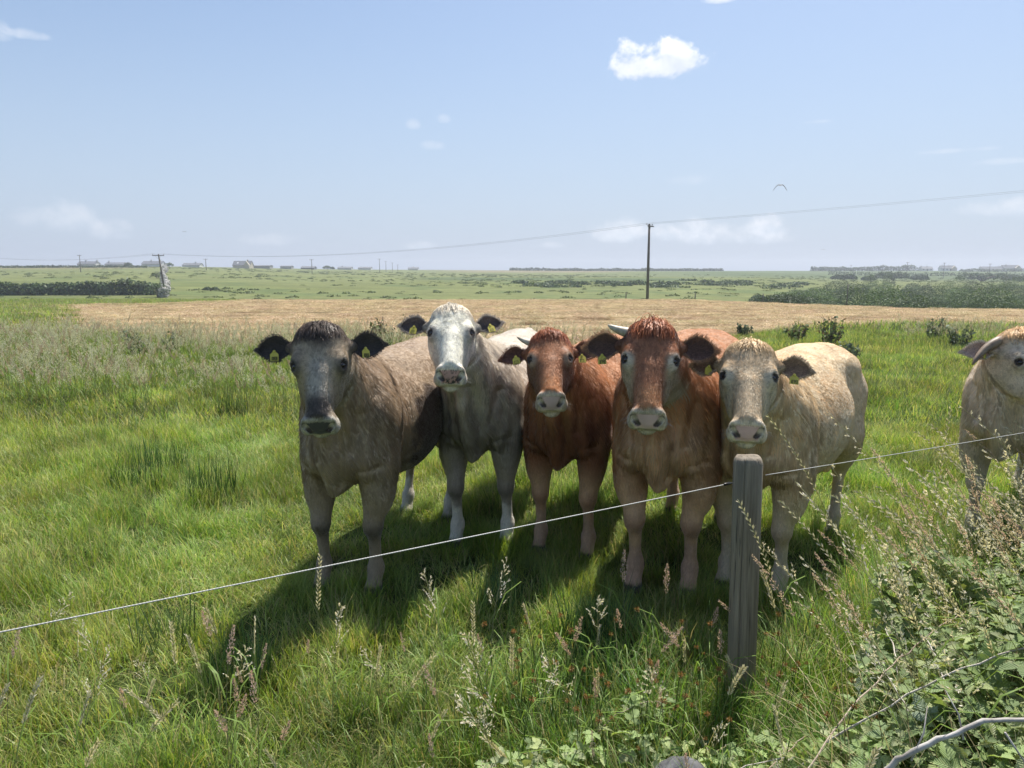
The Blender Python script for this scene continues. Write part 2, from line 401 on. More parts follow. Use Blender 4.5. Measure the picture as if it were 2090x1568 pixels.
def make_cow(name_label, spec):
    """spec: front (x,y) of the fore feet's middle, yaw of the body (0 = facing the camera), poll (world), head_yaw, head_tilt, head_roll, scale ..."""
    s = spec.get('scale', 1.); yaw = spec['yaw']
    fdir = np.array([sin(yaw), -cos(yaw), 0.])                     # forward, towards the camera
    ldir = np.array([cos(yaw), sin(yaw), 0.])                      # the animal's left
    O = np.array([spec['front'][0], spec['front'][1], spec.get('z', 0.)])
    root = empty('cow', O, 0.)
    Mw = np.stack([fdir, ldir, [0, 0, 1.]], 1)                     # local -> world (x forward, y left, z up)
    def loc(w): return (np.asarray(w, float) - O) @ Mw / s
    root.matrix_world = Matrix(((fdir[0], ldir[0], 0, O[0]), (fdir[1], ldir[1], 0, O[1]), (0, 0, 1, O[2]), (0, 0, 0, 1)))
    tag(root, name_label, 'cow', 'young cattle behind the wire')
    wd = spec.get('wide', 1.); seed = spec.get('seed', 1)
    hp = loc(spec['poll']); hy = spec['head_yaw'] - yaw; th = spec['head_tilt']; ro = spec.get('head_roll', 0.)
    f = np.array([cos(hy), sin(hy), 0.]); z = np.array([0, 0, 1.])
    A = cos(th) * -z + sin(th) * f; C = cos(th) * f + sin(th) * z; B = np.cross(z, f)
    B2 = cos(ro) * B + sin(ro) * np.cross(C, B); A2 = cos(ro) * A + sin(ro) * np.cross(C, A); A, B = A2, B2
    H = np.stack([A, B, C]); hs = spec.get('head', 1.) / s
    HS = np.array([.915, 1.06, 1.0]) * np.array(spec.get('hshape', (1, 1, 1)))
    def h(a, b, c): return hp + (np.array([a, b, c]) * HS * hs) @ H
    F = Field(); bw = wd
    # torso
    F.ell((-.62, 0, .84), (.54, .295 * bw, .325), .08)
    F.ell((-.52, 0, .76), (.46, .25 * bw, .25), .08)
    F.ell((-.10, 0, .87), (.30, .215 * bw, .29), .10)
    F.ell((-.12, 0, 1.10), (.34, .085, .10), .14)
    F.ell((-.95, 0, 1.10), (.42, .19, .10), .14)
    F.ell((-1.14, 0, .93), (.32, .265 * bw, .27), .12)
    F.ell((.10, 0, .78), (.18, .155 * bw, .17), .08)
    F.ell((.11, 0, .665), (.095, .050, .11), .05)
    for q in (-1, 1):
        F.ell((-1.02, q * .20 * bw, 1.10), (.09, .05, .05), .09)      # hooks
        F.ell((-1.36, q * .10, 1.09), (.07, .04, .05), .08)           # pins
        F.ell((-.04, q * .165 * bw, .84), (.145, .085, .27), .045)      # shoulder
        F.ell((.085, q * .125 * bw, .74), (.10, .080, .12), .035)      # point of shoulder
        F.ell((-.02, q * .185 * bw, .70), (.11, .075, .13), .04)
    # legs
    fl = spec.get('fore', [(.0, -.14), (.0, .14)]); hl = spec.get('hind', [(-1.22, -.16), (-1.16, .16)])
    for (x, y), q in zip(fl, (-1, 1)):
        yk = y * .75 + q * .14 * .25 * bw
        F.ell((-.02, q * .165 * bw, .60), (.115, .078, .16), .04)
        F.cap((.0, q * .155 * bw, .58), (x + .015, yk, .385), .082, .050, .04)
        F.ell((.02, q * .175 * bw, .53), (.05, .045, .10), .04)
        F.ell((x + .026, yk, .365), (.052, .052, .060), .022)
        F.cap((x + .01, yk, .33), (x - .005, y, .15), .034, .030, .022); F.cap((x - .022, yk, .33), (x - .030, y, .16), .014, .013, .012)
        F.ell((x - .005, y, .135), (.046, .043, .045), .03)
        F.cap((x, y, .12), (x + .03, y, .055), .037, .042, .025)
        for e in (-1, 1): F.ell((x + .045, y + e * .022, .03), (.052, .024, .042), .008)
    for (x, y), q in zip(hl, (-1, 1)):
        F.ell((-1.16, q * .16 * bw, .76), (.20, .115, .27), .08)
        F.cap((-1.06, q * .18 * bw, .68), (x - .06, q * .165 * bw, .50), .13, .07, .07)
        F.cap((x - .05, q * .16, .52), (x - .09, y, .43), .06, .046, .05)
        F.ell((x - .09, y, .43), (.055, .04, .06), .03)
        F.cap((x - .08, y, .40), (x - .01, y, .15), .034, .030, .024)
        F.ell((x - .01, y, .135), (.044, .042, .045), .03)
        F.cap((x, y, .12), (x + .03, y, .055), .036, .042, .025)
        for e in (-1, 1): F.ell((x + .045, y + e * .022, .03), (.052, .024, .042), .008)
    # tail
    F.ell((-1.40, 0, 1.16), (.08, .035, .045), .06)
    F.cap((-1.42, 0, 1.15), (-1.47, .01, .95), .036, .026, .04); F.cap((-1.47, .01, .95), (-1.46, .02, .60), .026, .018, .02)
    F.cap((-1.46, .02, .60), (-1.45, .03, .36), .035, .04, .03)
    # neck
    nk = spec.get('neck', 1.)
    F.cap((-.10, 0, 1.08), h(.035, 0, -.15), .11, .075, .12)
    F.cap((-.02, 0, .93), h(.09, 0, -.20), .205 * nk, .105 * nk, .12)
    F.cap((.08, 0, .82), h(.15, 0, -.23), .145 * nk, .072 * nk, .08)
    th0 = h(.20, 0, -.25)
    dw = spec.get('dewlap', .03)
    F.cap((.17, 0, .60), (th0 + np.array([.25, 0, .74])) / 2 - [0, 0, .03], dw, dw * .8, .045)
    F.cap((th0 + np.array([.25, 0, .74])) / 2 - [0, 0, .03], th0, dw * .8, dw * .7, .05)
    # head (a along the face, b to its left, c outwards)
    def he(c, r, k, rot=None, op='u'):
        HH = H if rot is None else (rot @ H)
        F.ell(h(*c), np.array(r) * HS * hs, k * hs, HH, op)
    def hc(c0, c1, r0, r1, k, op='u'): F.cap(h(*c0), h(*c1), r0 * hs, r1 * hs, k * hs, op)
    he((.085, 0, -.095), (.125, .100, .095), .05)
    he((.015, 0, -.085), (.055, .085, .07), .06)
    for q in (-1, 1):
        he((.155, q * .078, -.060), (.056, .033, .046), .035)          # orbit, brow
        he((.21, q * .052, -.155), (.11, .034, .070), .05)              # cheek
        he((.135, q * .070, -.170), (.065, .030, .065), .05)            # jaw angle
        hc((.06, q * .085, -.12), (.05, q * .120, -.13), .033, .025, .03)  # ear base
    hc((.17, 0, -.085), (.39, 0, -.075), .070, .050, .05)
    hc((.22, 0, -.045), (.40, 0, -.040), .042, .040, .045)
    hc((.16, 0, -.19), (.42, 0, -.130), .070, .038, .045)
    he((.422, 0, -.078), (.056, .058, .056), .03)
    for q in (-1, 1):
        he((.440, q * .038, -.046), (.038, .030, .040), .014)          # nostril wings
        he((.438, q * .048, -.098), (.040, .028, .034), .022)          # hanging upper lip
    he((.448, 0, -.142), (.034, .040, .024), .010)
    # pad, mouth, nostrils, sockets
    F.plane(h(.470, 0, -.062), (np.array([.80, 0, .60])) @ H, .012 * hs, .10 * hs)
    for q in (-1, 1):
        hc((.492, 0, -.118), (.468, q * .040, -.130), .0040, .0040, .006, 's'); hc((.468, q * .040, -.130), (.415, q * .070, -.155), .0040, .003, .006, 's')
        nb_ = [(.438, q * .056, -.026), (.455, q * .050, -.046), (.467, q * .034, -.066)]
        hc(nb_[0], nb_[1], .006, .0135, .004, 's'); hc(nb_[1], nb_[2], .0135, .008, .004, 's')
        he((.172, q * .104, -.030), (.0235, .019, .0155), .009, op='s')
    for q in (-1, 1):
        hc((.150, q * .074, -.034), (.154, q * .104, -.050), .0085, .0070, .007)                       # lids
        hc((.191, q * .070, -.037), (.189, q * .098, -.054), .0062, .0050, .006)
    T = hs
    hc0 = h(.24, 0, -.1)
    ax = grid_axis(-1.62, max(.4, (hp[0] + .45)), hc0[0] - .24, hc0[0] + .26, .022, .0062)
    ay = grid_axis(-.46, .46, hc0[1] - .14, hc0[1] + .14, .020, .0062) if abs(hc0[1]) < .25 else grid_axis(min(-.46, hc0[1] - .3), max(.46, hc0[1] + .3), hc0[1] - .18, hc0[1] + .18, .02, .0066)
    az = grid_axis(-.03, hp[2] + .12, hp[2] - .50, hp[2] + .1, .020, .0064)
    V, Q = F.mesh((ax, ay, az))
    hl_ = (V - hp) @ H.T / hs / HS                                          # head coordinates
    inhead = (hl_[:, 0] > -.1) & (hl_[:, 0] < .6) & (np.abs(hl_[:, 1]) < .2) & (hl_[:, 2] > -.26)
    V = relax(V, Q, 3, np.where(inhead, .25, 1.))
    N = vnormals(V, Q)
    # soft wrinkles and muscle unevenness
    nb = (1 - inhead.astype(float))
    amp = .016 * nb * sstep(V[:, 2], .35, .6)
    V = V + N * ((fbm(V * [1, 1, .6], 7, 3, seed) - .5) * amp * 2)[:, None]
    nf = sstep(V[:, 0], -.05, .12) * sstep(V[:, 2], .6, .75) * nb
    V = V + N * (np.sin(V[:, 1] * 95 + fbm(V, 6, 2, seed) * 9) * .0025 * nf)[:, None]
    # chest: creases between neck, brisket and forearms
    ay_ = np.abs(V[:, 1]); fr = sstep(N[:, 0], .15, .5) * nb
    def seg_(p, q):
        p, q = np.array(p), np.array(q); X2 = np.stack([ay_, V[:, 2]], 1); t = np.clip((X2 - p) @ (q - p) / ((q - p) @ (q - p)), 0, 1); return np.linalg.norm(X2 - p - t[:, None] * (q - p), axis=1)
    dsp = np.zeros(len(V))
    for p_, q_, am, wi in (((.055, .62), (.075, .80), -.016, .020), ((.075, .80), (.05, 1.02), -.013, .022), ((.085, .60), (.13, .685), -.014, .014), ((.13, .685), (.205, .70), -.013, .015), ((.125, .80), (.16, .98), -.014, .022), ((.0, .56), (.0, 1.0), .010, .022)):
        dsp = np.where(np.abs(am * np.exp(-(seg_(p_, q_) / wi) ** 2)) > np.abs(dsp), am * np.exp(-(seg_(p_, q_) / wi) ** 2), dsp)
    V = V + N * (dsp * fr)[:, None]
    N = vnormals(V, Q)
    col, bare = spec['paint'](V, hl_, N, seed)
    body = np_mesh('body', V * s, Q, HIDE, root, cols={'coat': col, 'bare': bare})
    # ---- fur ----
    tri = np.concatenate([Q[:, [0, 1, 2]], Q[:, [0, 2, 3]]])
    a_, b_, c_ = V[tri[:, 0]], V[tri[:, 1]], V[tri[:, 2]]
    area = .5 * np.linalg.norm(np.cross(b_ - a_, c_ - a_), axis=1)
    cen = (a_ + b_ + c_) / 3; ch = (cen - hp) @ H.T / hs / HS
    hd = (ch[:, 0] > -.1) & (ch[:, 0] < .55) & (np.abs(ch[:, 1]) < .2) & (ch[:, 2] > -.22)
    wgt = area * np.where(hd, 5.0, 1.0) * (cen[:, 2] > .10)
    rng = np.random.default_rng(seed); n = int(spec.get('nfur', 42000) * 1.4)
    ti = rng.choice(len(tri), n, p=wgt / wgt.sum()); u = rng.random((n, 2)); fl_ = u.sum(1) > 1; u[fl_] = 1 - u[fl_]
    w3 = np.stack([1 - u.sum(1), u[:, 0], u[:, 1]], 1)
    def itp(X): return (X[tri[ti]] * w3[..., None]).sum(1) if X.ndim == 2 else (X[tri[ti]] * w3).sum(1)
    P, NN, CC, BB = itp(V), itp(N), itp(col), itp(bare); hc_ = (P - hp) @ H.T / hs / HS
    keep = BB < .3
    P, NN, CC, hc_ = P[keep], NN[keep], CC[keep], hc_[keep]; n = len(P)
    inh = (hc_[:, 0] > -.08) & (hc_[:, 0] < .55) & (np.abs(hc_[:, 1]) < .16) & (hc_[:, 2] > -.21)
    # flow: body backwards and down; legs down; face away from the whorl between the eyes
    D = np.tile(np.array([-.45, 0, -.75]), (n, 1)) + (np.stack([fbm(P, 4, 2, seed + k) for k in range(3)], 1) - .5) * 1.1
    D[P[:, 2] < .5] = (0, 0, -1)
    wh = hc_ - np.array([.175, 0, 0]); Dh = np.stack([wh[:, 0] * 1.0, wh[:, 1] * 1.3, wh[:, 2] * .3], 1)
    Dh = Dh / (np.linalg.norm(Dh, axis=1)[:, None] + 1e-6) + (np.stack([fbm(P, 45, 2, seed + k + 5) for k in range(3)], 1) - .5) * spec.get('curl', 1.2) * sstep(-hc_[:, 0], -.2, -.08)[:, None] * 1.6
    D[inh] = (Dh @ H)[inh]
    D = D - NN * (D * NN).sum(1)[:, None]; D /= np.linalg.norm(D, axis=1)[:, None] + 1e-9
    lift = np.where(inh, .10, .07) + rng.random(n) * .10
    D = D + NN * lift[:, None]; D /= np.linalg.norm(D, axis=1)[:, None]
    L = np.where(inh, .0095, .017) * (.6 + .8 * rng.random(n)); L[inh & (hc_[:, 0] < .14)] *= 1.5
    nm = (P[:, 0] > -.25) & (P[:, 2] > .6) & ~inh; L[nm] *= 2.0
    L[P[:, 2] < .5] *= .55
    W = np.where(inh, .0016, .0023) * (.6 + .8 * rng.random(n))
    cl = fbm(P * [1, 1, .28], 26, 2, seed + 9)
    st_ = .75 + .5 * rng.random(n); k_ = np.where((P[:, 0] > -.5) & (P[:, 2] > .55) & ~inh, 1.0, .6); CC = CC * (.72 + .56 * fbm(P, 11, 3, seed + 31))[:, None] * (1.0 + k_ * ((cl - .5) * .95 * st_ + (st_ - 1) * .2))[:, None]
    mane = np.where((P[:, 0] > -.42) & (P[:, 2] > .62) & ~inh & (rng.random(n) < .22))[0]     # long locks on the neck and shoulder
    lock = fbm(P[mane] * [1, 1, .12], 34, 2, seed + 40); L[mane] *= 2.2; W[mane] *= 1.25; CC[mane] *= (.62 + .80 * lock)[:, None]
    CC[inh] *= (.80 + .40 * (fbm(P[inh], 75, 2, seed + 50) > .5))[:, None]
    fv, ff, fc, fn = strands(P, D, NN, L, W, CC)
    np_mesh('coat', fv * s, ff, FUR, body, cols={'coat': fc}, normals=fn)
    # ---- topknot ----
    tk = spec.get('topknot')
    if tk:
        n = tk['n']; ab = rng.random((n, 2)); rr_ = np.abs(rng.normal(0, .5, n)); rr_ = np.minimum(rr_, 1.3); pp_ = rng.random(n) * 2 * pi; aa = -.012 + .062 * rr_ * np.sin(pp_); bb = .080 * rr_ * np.cos(pp_); bb = np.clip(bb, -.085, .085)
        cc = -.01 - 1.2 * (bb ** 2) * 3.2 - np.clip(-aa, 0, 1) * .9
        P0 = hp + np.stack([aa, bb, cc], 1) * hs @ H
        g0 = F.at(P0); gr = np.stack([(F.at(P0 + np.eye(3)[i] * 1e-3) - g0) / 1e-3 for i in range(3)], 1); P0 = P0 - g0[:, None] * gr - gr * .002
        gr /= np.linalg.norm(gr, axis=1)[:, None] + 1e-9
        L0 = tk['len'] * (.45 + .8 * rng.random(n)) * np.clip(1.25 - .6 * rr_, .35, 1.1); seg = 5
        up = -A; dirn = gr * .22 + up * tk.get('up', .35) + C * .42 + (B * np.sign(bb)[:, None] * np.abs(bb[:, None]) * 7) + (fbm(P0, 60, 1, seed)[:, None] - .5) * B * 1.2 + rng.normal(0, .2, (n, 3))
        dirn /= np.linalg.norm(dirn, axis=1)[:, None]
        side = np.cross(dirn, gr); side /= np.linalg.norm(side, axis=1)[:, None] + 1e-9
        pts = [P0]; nrs = []; dcur = dirn; grav = A * .65 + C * .05 - z * .40
        for k in range(seg):
            dcur = dcur - gr * .22 * tk.get('flat', 1.) + grav * (.42 + .1 * k) * tk.get('fall', 1.) + B * (np.sign(bb) * .10)[:, None]; dcur = dcur / np.linalg.norm(dcur, axis=1)[:, None]
            pts.append(pts[-1] + dcur * (L0 / seg)[:, None])
            fnn = np.cross(side, dcur); q_ = fnn * .55 + gr; q_ /= np.linalg.norm(q_, axis=1)[:, None]; q_ = np.where(((q_ * fnn).sum(1) < .15)[:, None], fnn, q_); nrs.append(q_)
        Wd = tk.get('w', .0022); VV = []
        for k, p in enumerate(pts): ww = Wd * (1 - .75 * (k / seg) ** 2); VV += [p - side * ww, p + side * ww]
        VV = np.stack(VV, 1).reshape(-1, 3); kk = 2 * (seg + 1); b0 = np.arange(n)[:, None] * kk
        FF = [b0 + np.array([[2 * k, 2 * k + 1, 2 * k + 3, 2 * k + 2]]) for k in range(seg)]
        cc_ = np.array(tk['col'])[None] * (.65 + .8 * rng.random(n))[:, None] * (.8 + .8 * fbm(P0, 50, 2, seed))[:, None]
        nr = np.stack([nrs[0], nrs[0]] + [q for k in range(seg) for q in (nrs[k], nrs[k])], 1).reshape(-1, 3)
        np_mesh('topknot', VV * s, FF, FUR, root, cols={'coat': np.repeat(cc_, kk, 0)}, normals=nr)
    # ---- eyes ----
    for q in (-1, 1):
        c = h(.172, q * .083, -.0485); r = .0208 * hs
        th_, ph_ = np.meshgrid(np.linspace(0, pi, 13), np.linspace(0, 2 * pi, 21)[:-1], indexing='ij')
        sp = np.stack([np.sin(th_) * np.cos(ph_) * .76, np.sin(th_) * np.sin(ph_), np.cos(th_)], -1).reshape(-1, 3)
        EV = c + (sp * r) @ H; ii = np.arange(12)[:, None] * 20 + np.arange(20)[None]; jj = np.arange(12)[:, None] * 20 + (np.arange(20)[None] + 1) % 20
        np_mesh('eye', EV * s, np.stack([ii, ii + 20, jj + 20, jj], -1).reshape(-1, 4), EYE, root)
        # lashes
        ln = 8; tt = np.linspace(-.9, .9, ln); lp = np.stack([.172 - .019 * np.cos(tt), q * (.102 + .003 * np.cos(tt) - .008 * np.sin(tt)), -.038 + .019 * np.sin(tt)], 1)
        ld = np.stack([-.25 + 0 * tt, q * 1.0 + 0 * tt, .5 + .4 * np.sin(tt)], 1); ld /= np.linalg.norm(ld, axis=1)[:, None]
        lv, lf, lc, lnn = strands(hp + lp * HS * hs @ H, ld @ H, np.tile(C, (ln, 1)), np.full(ln, .011 * hs), np.full(ln, .0009 * hs), np.tile(np.array(spec['lash']), (ln, 1)), -.1)
        np_mesh('eyelashes', lv * s, lf, FUR, root, cols={'coat': lc}, normals=lnn)
    # ---- ears ----
    for q in (-1, 1):
        es = spec.get('ears', {}).get(q, {}); Le = es.get('len', .17) * hs; We = es.get('w', .056) * hs
        base = h(.05, q * .112, -.125)
        ed = B * q + (-A) * es.get('up', .05) + C * es.get('fwd', -.15); ed /= np.linalg.norm(ed)
        face = C + B * q * es.get('turn', .1) + A * es.get('droop', .25); face -= ed * (face @ ed); face /= np.linalg.norm(face)
        wv = np.cross(face, ed); nu, nv = 20, 15; vs = []
        for i in range(nu):
            t = i / (nu - 1); prof = (sin(pi * min(1, (t * .93 + .07) ** .85)) ** .62) * (.55 + .45 * sstep(t, 0, .45)); prof = max(prof, .04)
            for j in range(nv):
                e = (j / (nv - 1)) * 2 - 1
                cup = (.95 - .45 * t) * We * (abs(e) ** 2.2 - .75) * (1.0 if i else 1)
                vs.append(base + ed * (t * Le * (1 - .10 * abs(e))) + wv * (e * We * prof * (1.04 - .10 * (1 - t))) + face * cup * (.35 + .65 * prof) + face * .012 * hs * sin(t * 3.1) )
        vs = np.array(vs); tn = .0035 * hs; back = vs - face * tn * 1.6
        ig = np.arange(nu * nv).reshape(nu, nv); qd = np.stack([ig[:-1, :-1], ig[1:, :-1], ig[1:, 1:], ig[:-1, 1:]], -1).reshape(-1, 4)
        nn_ = nu * nv; rim = np.concatenate([ig[0, :], ig[1:, -1], ig[-1, -2::-1], ig[-2:0:-1, 0]]); rq = np.stack([rim, np.roll(rim, -1), np.roll(rim, -1) + nn_, rim + nn_], 1)
        ci, co = spec['ear_in'], spec['ear_out']
        ec = np.concatenate([np.tile(ci, (nn_, 1)) * (.5 + fbm(vs, 40, 3, seed))[:, None], np.tile(co, (nn_, 1))])
        t_ = np.tile((np.arange(nu) / (nu - 1))[:, None], (1, nv)).ravel(); e_ = np.abs(np.tile(np.linspace(-1, 1, nv)[None], (nu, 1)).ravel())
        rimw = sstep(np.maximum(e_, t_ * .98), .90, 1.0)[:, None]; ec[:nn_] = ec[:nn_] * (1 - rimw) + np.array(spec['ear_rim']) * rimw
        er = np_mesh('ear', np.concatenate([vs, back]) * s, [qd, qd[:, ::-1] + nn_, rq], HIDE, root, cols={'coat': ec, 'bare': np.zeros(len(ec))})
        # fringe: hair inside and around the rim
        m = 3600; ii = rng.integers(0, nn_, m); Pj = vs[ii] + rng.normal(0, .003, (m, 3)); tt_, ee_ = t_[ii], np.tile(np.linspace(-1, 1, nv)[None], (nu, 1)).ravel()[ii]
        Dj = ed * (.7 + 0 * tt_)[:, None] + wv * (ee_ * .9)[:, None] + face * (.35 + 0 * tt_)[:, None] + rng.normal(0, .25, (m, 3)); Dj /= np.linalg.norm(Dj, axis=1)[:, None]
        rw = sstep(np.maximum(np.abs(ee_), tt_ * .98), .86, .98); Lj = (.004 + .007 * rng.random(m)) * (1 + .4 * rw) * hs * spec.get('ear_hair', 1.)
        Cj = (np.array(ci) * (1 - rw[:, None]) + np.array(spec['ear_rim']) * rw[:, None]) * (.5 + rng.random(m))[:, None]
        ev, ef, ecx, en = strands(Pj, Dj, np.tile(face, (m, 1)), Lj, np.full(m, .0014 * hs), Cj, .1)
        np_mesh('ear_hair', ev * s, ef, FUR, er, cols={'coat': ecx}, normals=en)
        if es.get('tag'):
            tp = base + ed * Le * es.get('tagpos', .42) - wv * np.sign(wv @ z) * We * es.get('tagdown', .25) + face * .024 * hs
            to = ear_tag(root, tp * s, face + ed * es.get('tagturn', 0.), -wv if wv @ z < 0 else wv, es['tag'])
    # ---- horns ----
    for hn in spec.get('horns', []):
        q = hn['side']; p0 = h(.005, q * .085, -.09); d0 = B * q * 1. + (-A) * hn.get('up', .15) + C * hn.get('fwd', .1); d0 /= np.linalg.norm(d0)
        cv = np.array([B * q, -A, C]).T @ np.array(hn.get('curve', (0, .2, .1))); pts = []; rr = []
        for k in range(9):
            t = k / 8; pts.append(p0 + d0 * hn['len'] * hs * t + cv * hn['len'] * hs * t * t); rr.append(hn['r'] * hs * (1 - .72 * t ** 1.6))
        rr[-1] *= .5
        mb = MB(); mb.tube(np.array(pts) * s, np.array(rr) * s, 14); mb.build('horn', HORN_D if hn.get('dark') else HORN, root, True)
    # ---- whiskers ----
    for side_ in (-1, 1):
        m = 13; bb = np.full(m, side_); wp = np.stack([.43 + .03 * rng.random(m), bb * (.06 + .02 * rng.random(m)), -.06 - .05 * rng.random(m)], 1)
        wd_ = np.stack([.3 + .3 * rng.random(m), bb * 1., .2 * rng.random(m) - .2], 1); wd_ /= np.linalg.norm(wd_, axis=1)[:, None]
        wv_, wf, wc, wn = strands(hp + wp * HS * hs @ H, wd_ @ H, np.tile(C, (m, 1)), (.015 + .025 * rng.random(m)), np.full(m, .0006), np.full((m, 3), .3), .1)
        np_mesh('whiskers', wv_ * s, wf, FUR, root, cols={'coat': wc}, normals=wn)
    return root

def painter(P):
    """P: colours (linear) of a coat"""
    def f(V, h, N, seed):
        n = len(V); a, b, c = h.T; ab = np.abs(b)
        inh = (a > -.12) & (a < .56) & (ab < .20) & (c > -.27)
        col = np.tile(P['base'], (n, 1)); bare = np.zeros(n)
        def mix(w, k): 
            nonlocal col
            col = col * (1 - w[:, None]) + np.array(k) * w[:, None]
        nz = fbm(V, 5, 4, seed); nf = fbm(V, 16, 3, seed + 3)
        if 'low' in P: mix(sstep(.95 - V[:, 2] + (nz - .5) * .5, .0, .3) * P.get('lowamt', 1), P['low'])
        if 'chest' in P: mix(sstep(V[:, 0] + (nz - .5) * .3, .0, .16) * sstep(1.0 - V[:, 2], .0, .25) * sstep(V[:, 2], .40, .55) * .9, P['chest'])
        if 'patch' in P: mix(sstep(nz, .52, .62) * sstep(V[:, 2], .5, .7) * P.get('patchamt', .6) * (~inh), P['patch'])
        if 'flank' in P:
            d = np.sqrt(((V[:, 0] + .52) / .26) ** 2 + ((V[:, 2] - .78) / .24) ** 2) + (nf - .5) * .8
            mix(1 - sstep(d, .75, 1.1), P['flank'])
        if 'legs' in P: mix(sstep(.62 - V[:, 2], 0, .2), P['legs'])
        if 'knee' in P: mix(np.exp(-((V[:, 2] - .34) / .05) ** 2) * sstep(V[:, 0], -.3, -.1) * .8, P['knee'])
        if 'sock' in P: mix((1. if not P.get('hindsock') else sstep(-V[:, 0], .5, .6)) * sstep(.27 + (nf - .5) * .1 - V[:, 2], 0, .025), P['sock'])
        mix(sstep(.062 - V[:, 2], 0, .008), P.get('hoof', (.05, .04, .035)))
        # head
        hw = np.where(inh, 1., 0.)
        if 'face' in P: mix(hw * sstep(c + .5 * a, -.22, -.12), P['face'])
        if 'cheek' in P: mix(hw * sstep(ab, .045, .075) * sstep(a, .12, .2) * sstep(.40 - a, 0, .06), P['cheek'])
        if 'poll' in P: mix(hw * sstep(.10 - a + (nf - .5) * .1 - ab * .3, 0, .05), P['poll'])
        if 'blaze' in P: mix(hw * (1 - sstep(ab + (nf - .5) * .05, .015, .055)) * sstep(a, .08, .2) * sstep(.38 - a, 0, .06) * sstep(c, -.08, -.02), P['blaze'])
        if 'bridge' in P: mix(hw * sstep(a, .28, .36) * (1 - sstep(ab, .03, .065)) * sstep(c, -.09, -.04), P['bridge'])
        er = np.sqrt(((a - .178) / .050) ** 2 + ((ab - .095) / .040) ** 2 + ((c + .04) / .045) ** 2)
        mix(hw * (1 - sstep(er, .55, 1.15)), P['eyering'])
        er2 = np.sqrt(((a - .172) / .026) ** 2 + ((ab - .102) / .023) ** 2 + ((c + .034) / .024) ** 2)
        mix(hw * (1 - sstep(er2, .80, 1.02)), (.045, .032, .027))
        mz = hw * sstep(a + (nf - .5) * .02 + np.clip(ab - .03, 0, 1) * .35 - c * .15, .412, .434) ; mix(mz, P['muzzle'])
        # bare nose pad
        pl = a * .80 + c * .60; pt = a * .60 - c * .80
        pd = hw * sstep(pl, .3265, .3325) * sstep(pt, .278 + .25 * ab * ab * 8, .284 + .25 * ab * ab * 8) * (1 - sstep(pt, .372, .377)) * (1 - sstep(ab + (pt - .30) * .25, .052, .057))
        pc = np.tile(P['pad'], (n, 1)) * (.75 + .5 * nf)[:, None]
        if 'padspot' in P:
            sp_ = sstep(fbm(V, 90, 3, seed + 5) + sstep(pt, .33, .37) * .30, .56, .66)[:, None]; pc = pc * (1 - sp_) + np.array(P['padspot']) * sp_
        col = col * (1 - pd[:, None]) + pc * pd[:, None]; bare = np.maximum(bare, pd)
        X_ = np.stack([a, ab, c], 1); nh = np.zeros(n)
        for q0, q1, rr in (((.446, .054, -.034), (.455, .050, -.046), .0105), ((.455, .050, -.046), (.467, .034, -.066), .0115)):
            q0, q1 = np.array(q0), np.array(q1); t = np.clip((X_ - q0) @ (q1 - q0) / ((q1 - q0) @ (q1 - q0)), 0, 1); dd = np.linalg.norm(X_ - q0 - t[:, None] * (q1 - q0), axis=1)
            nh = np.maximum(nh, 1 - sstep(dd, rr * .8, rr * 1.25))
        nh *= hw; mix(nh * .93, (.03, .016, .015)); bare = np.maximum(bare, nh)
        mo = np.zeros(n)
        for q0, q1 in (((.492, 0, -.118), (.468, .040, -.130)), ((.468, .040, -.130), (.415, .070, -.155))):
            q0, q1 = np.array(q0), np.array(q1); t = np.clip((X_ - q0) @ (q1 - q0) / ((q1 - q0) @ (q1 - q0)), 0, 1); dd = np.linalg.norm(X_ - q0 - t[:, None] * (q1 - q0), axis=1)
            mo = np.maximum(mo, 1 - sstep(dd, .005, .009))
        mo *= hw; mix(mo * .8, (.045, .03, .026)); bare = np.maximum(bare, mo)
        mix(hw * (1 - sstep(np.sqrt(((a-.05)/.05)**2 + ((ab-.13)/.03)**2), .6, 1.1)) * .6, P.get('earbase', P['base'] * .5))
        return np.clip(col * (.86 + .28 * nf)[:, None], 0.004, .95), bare
    return f
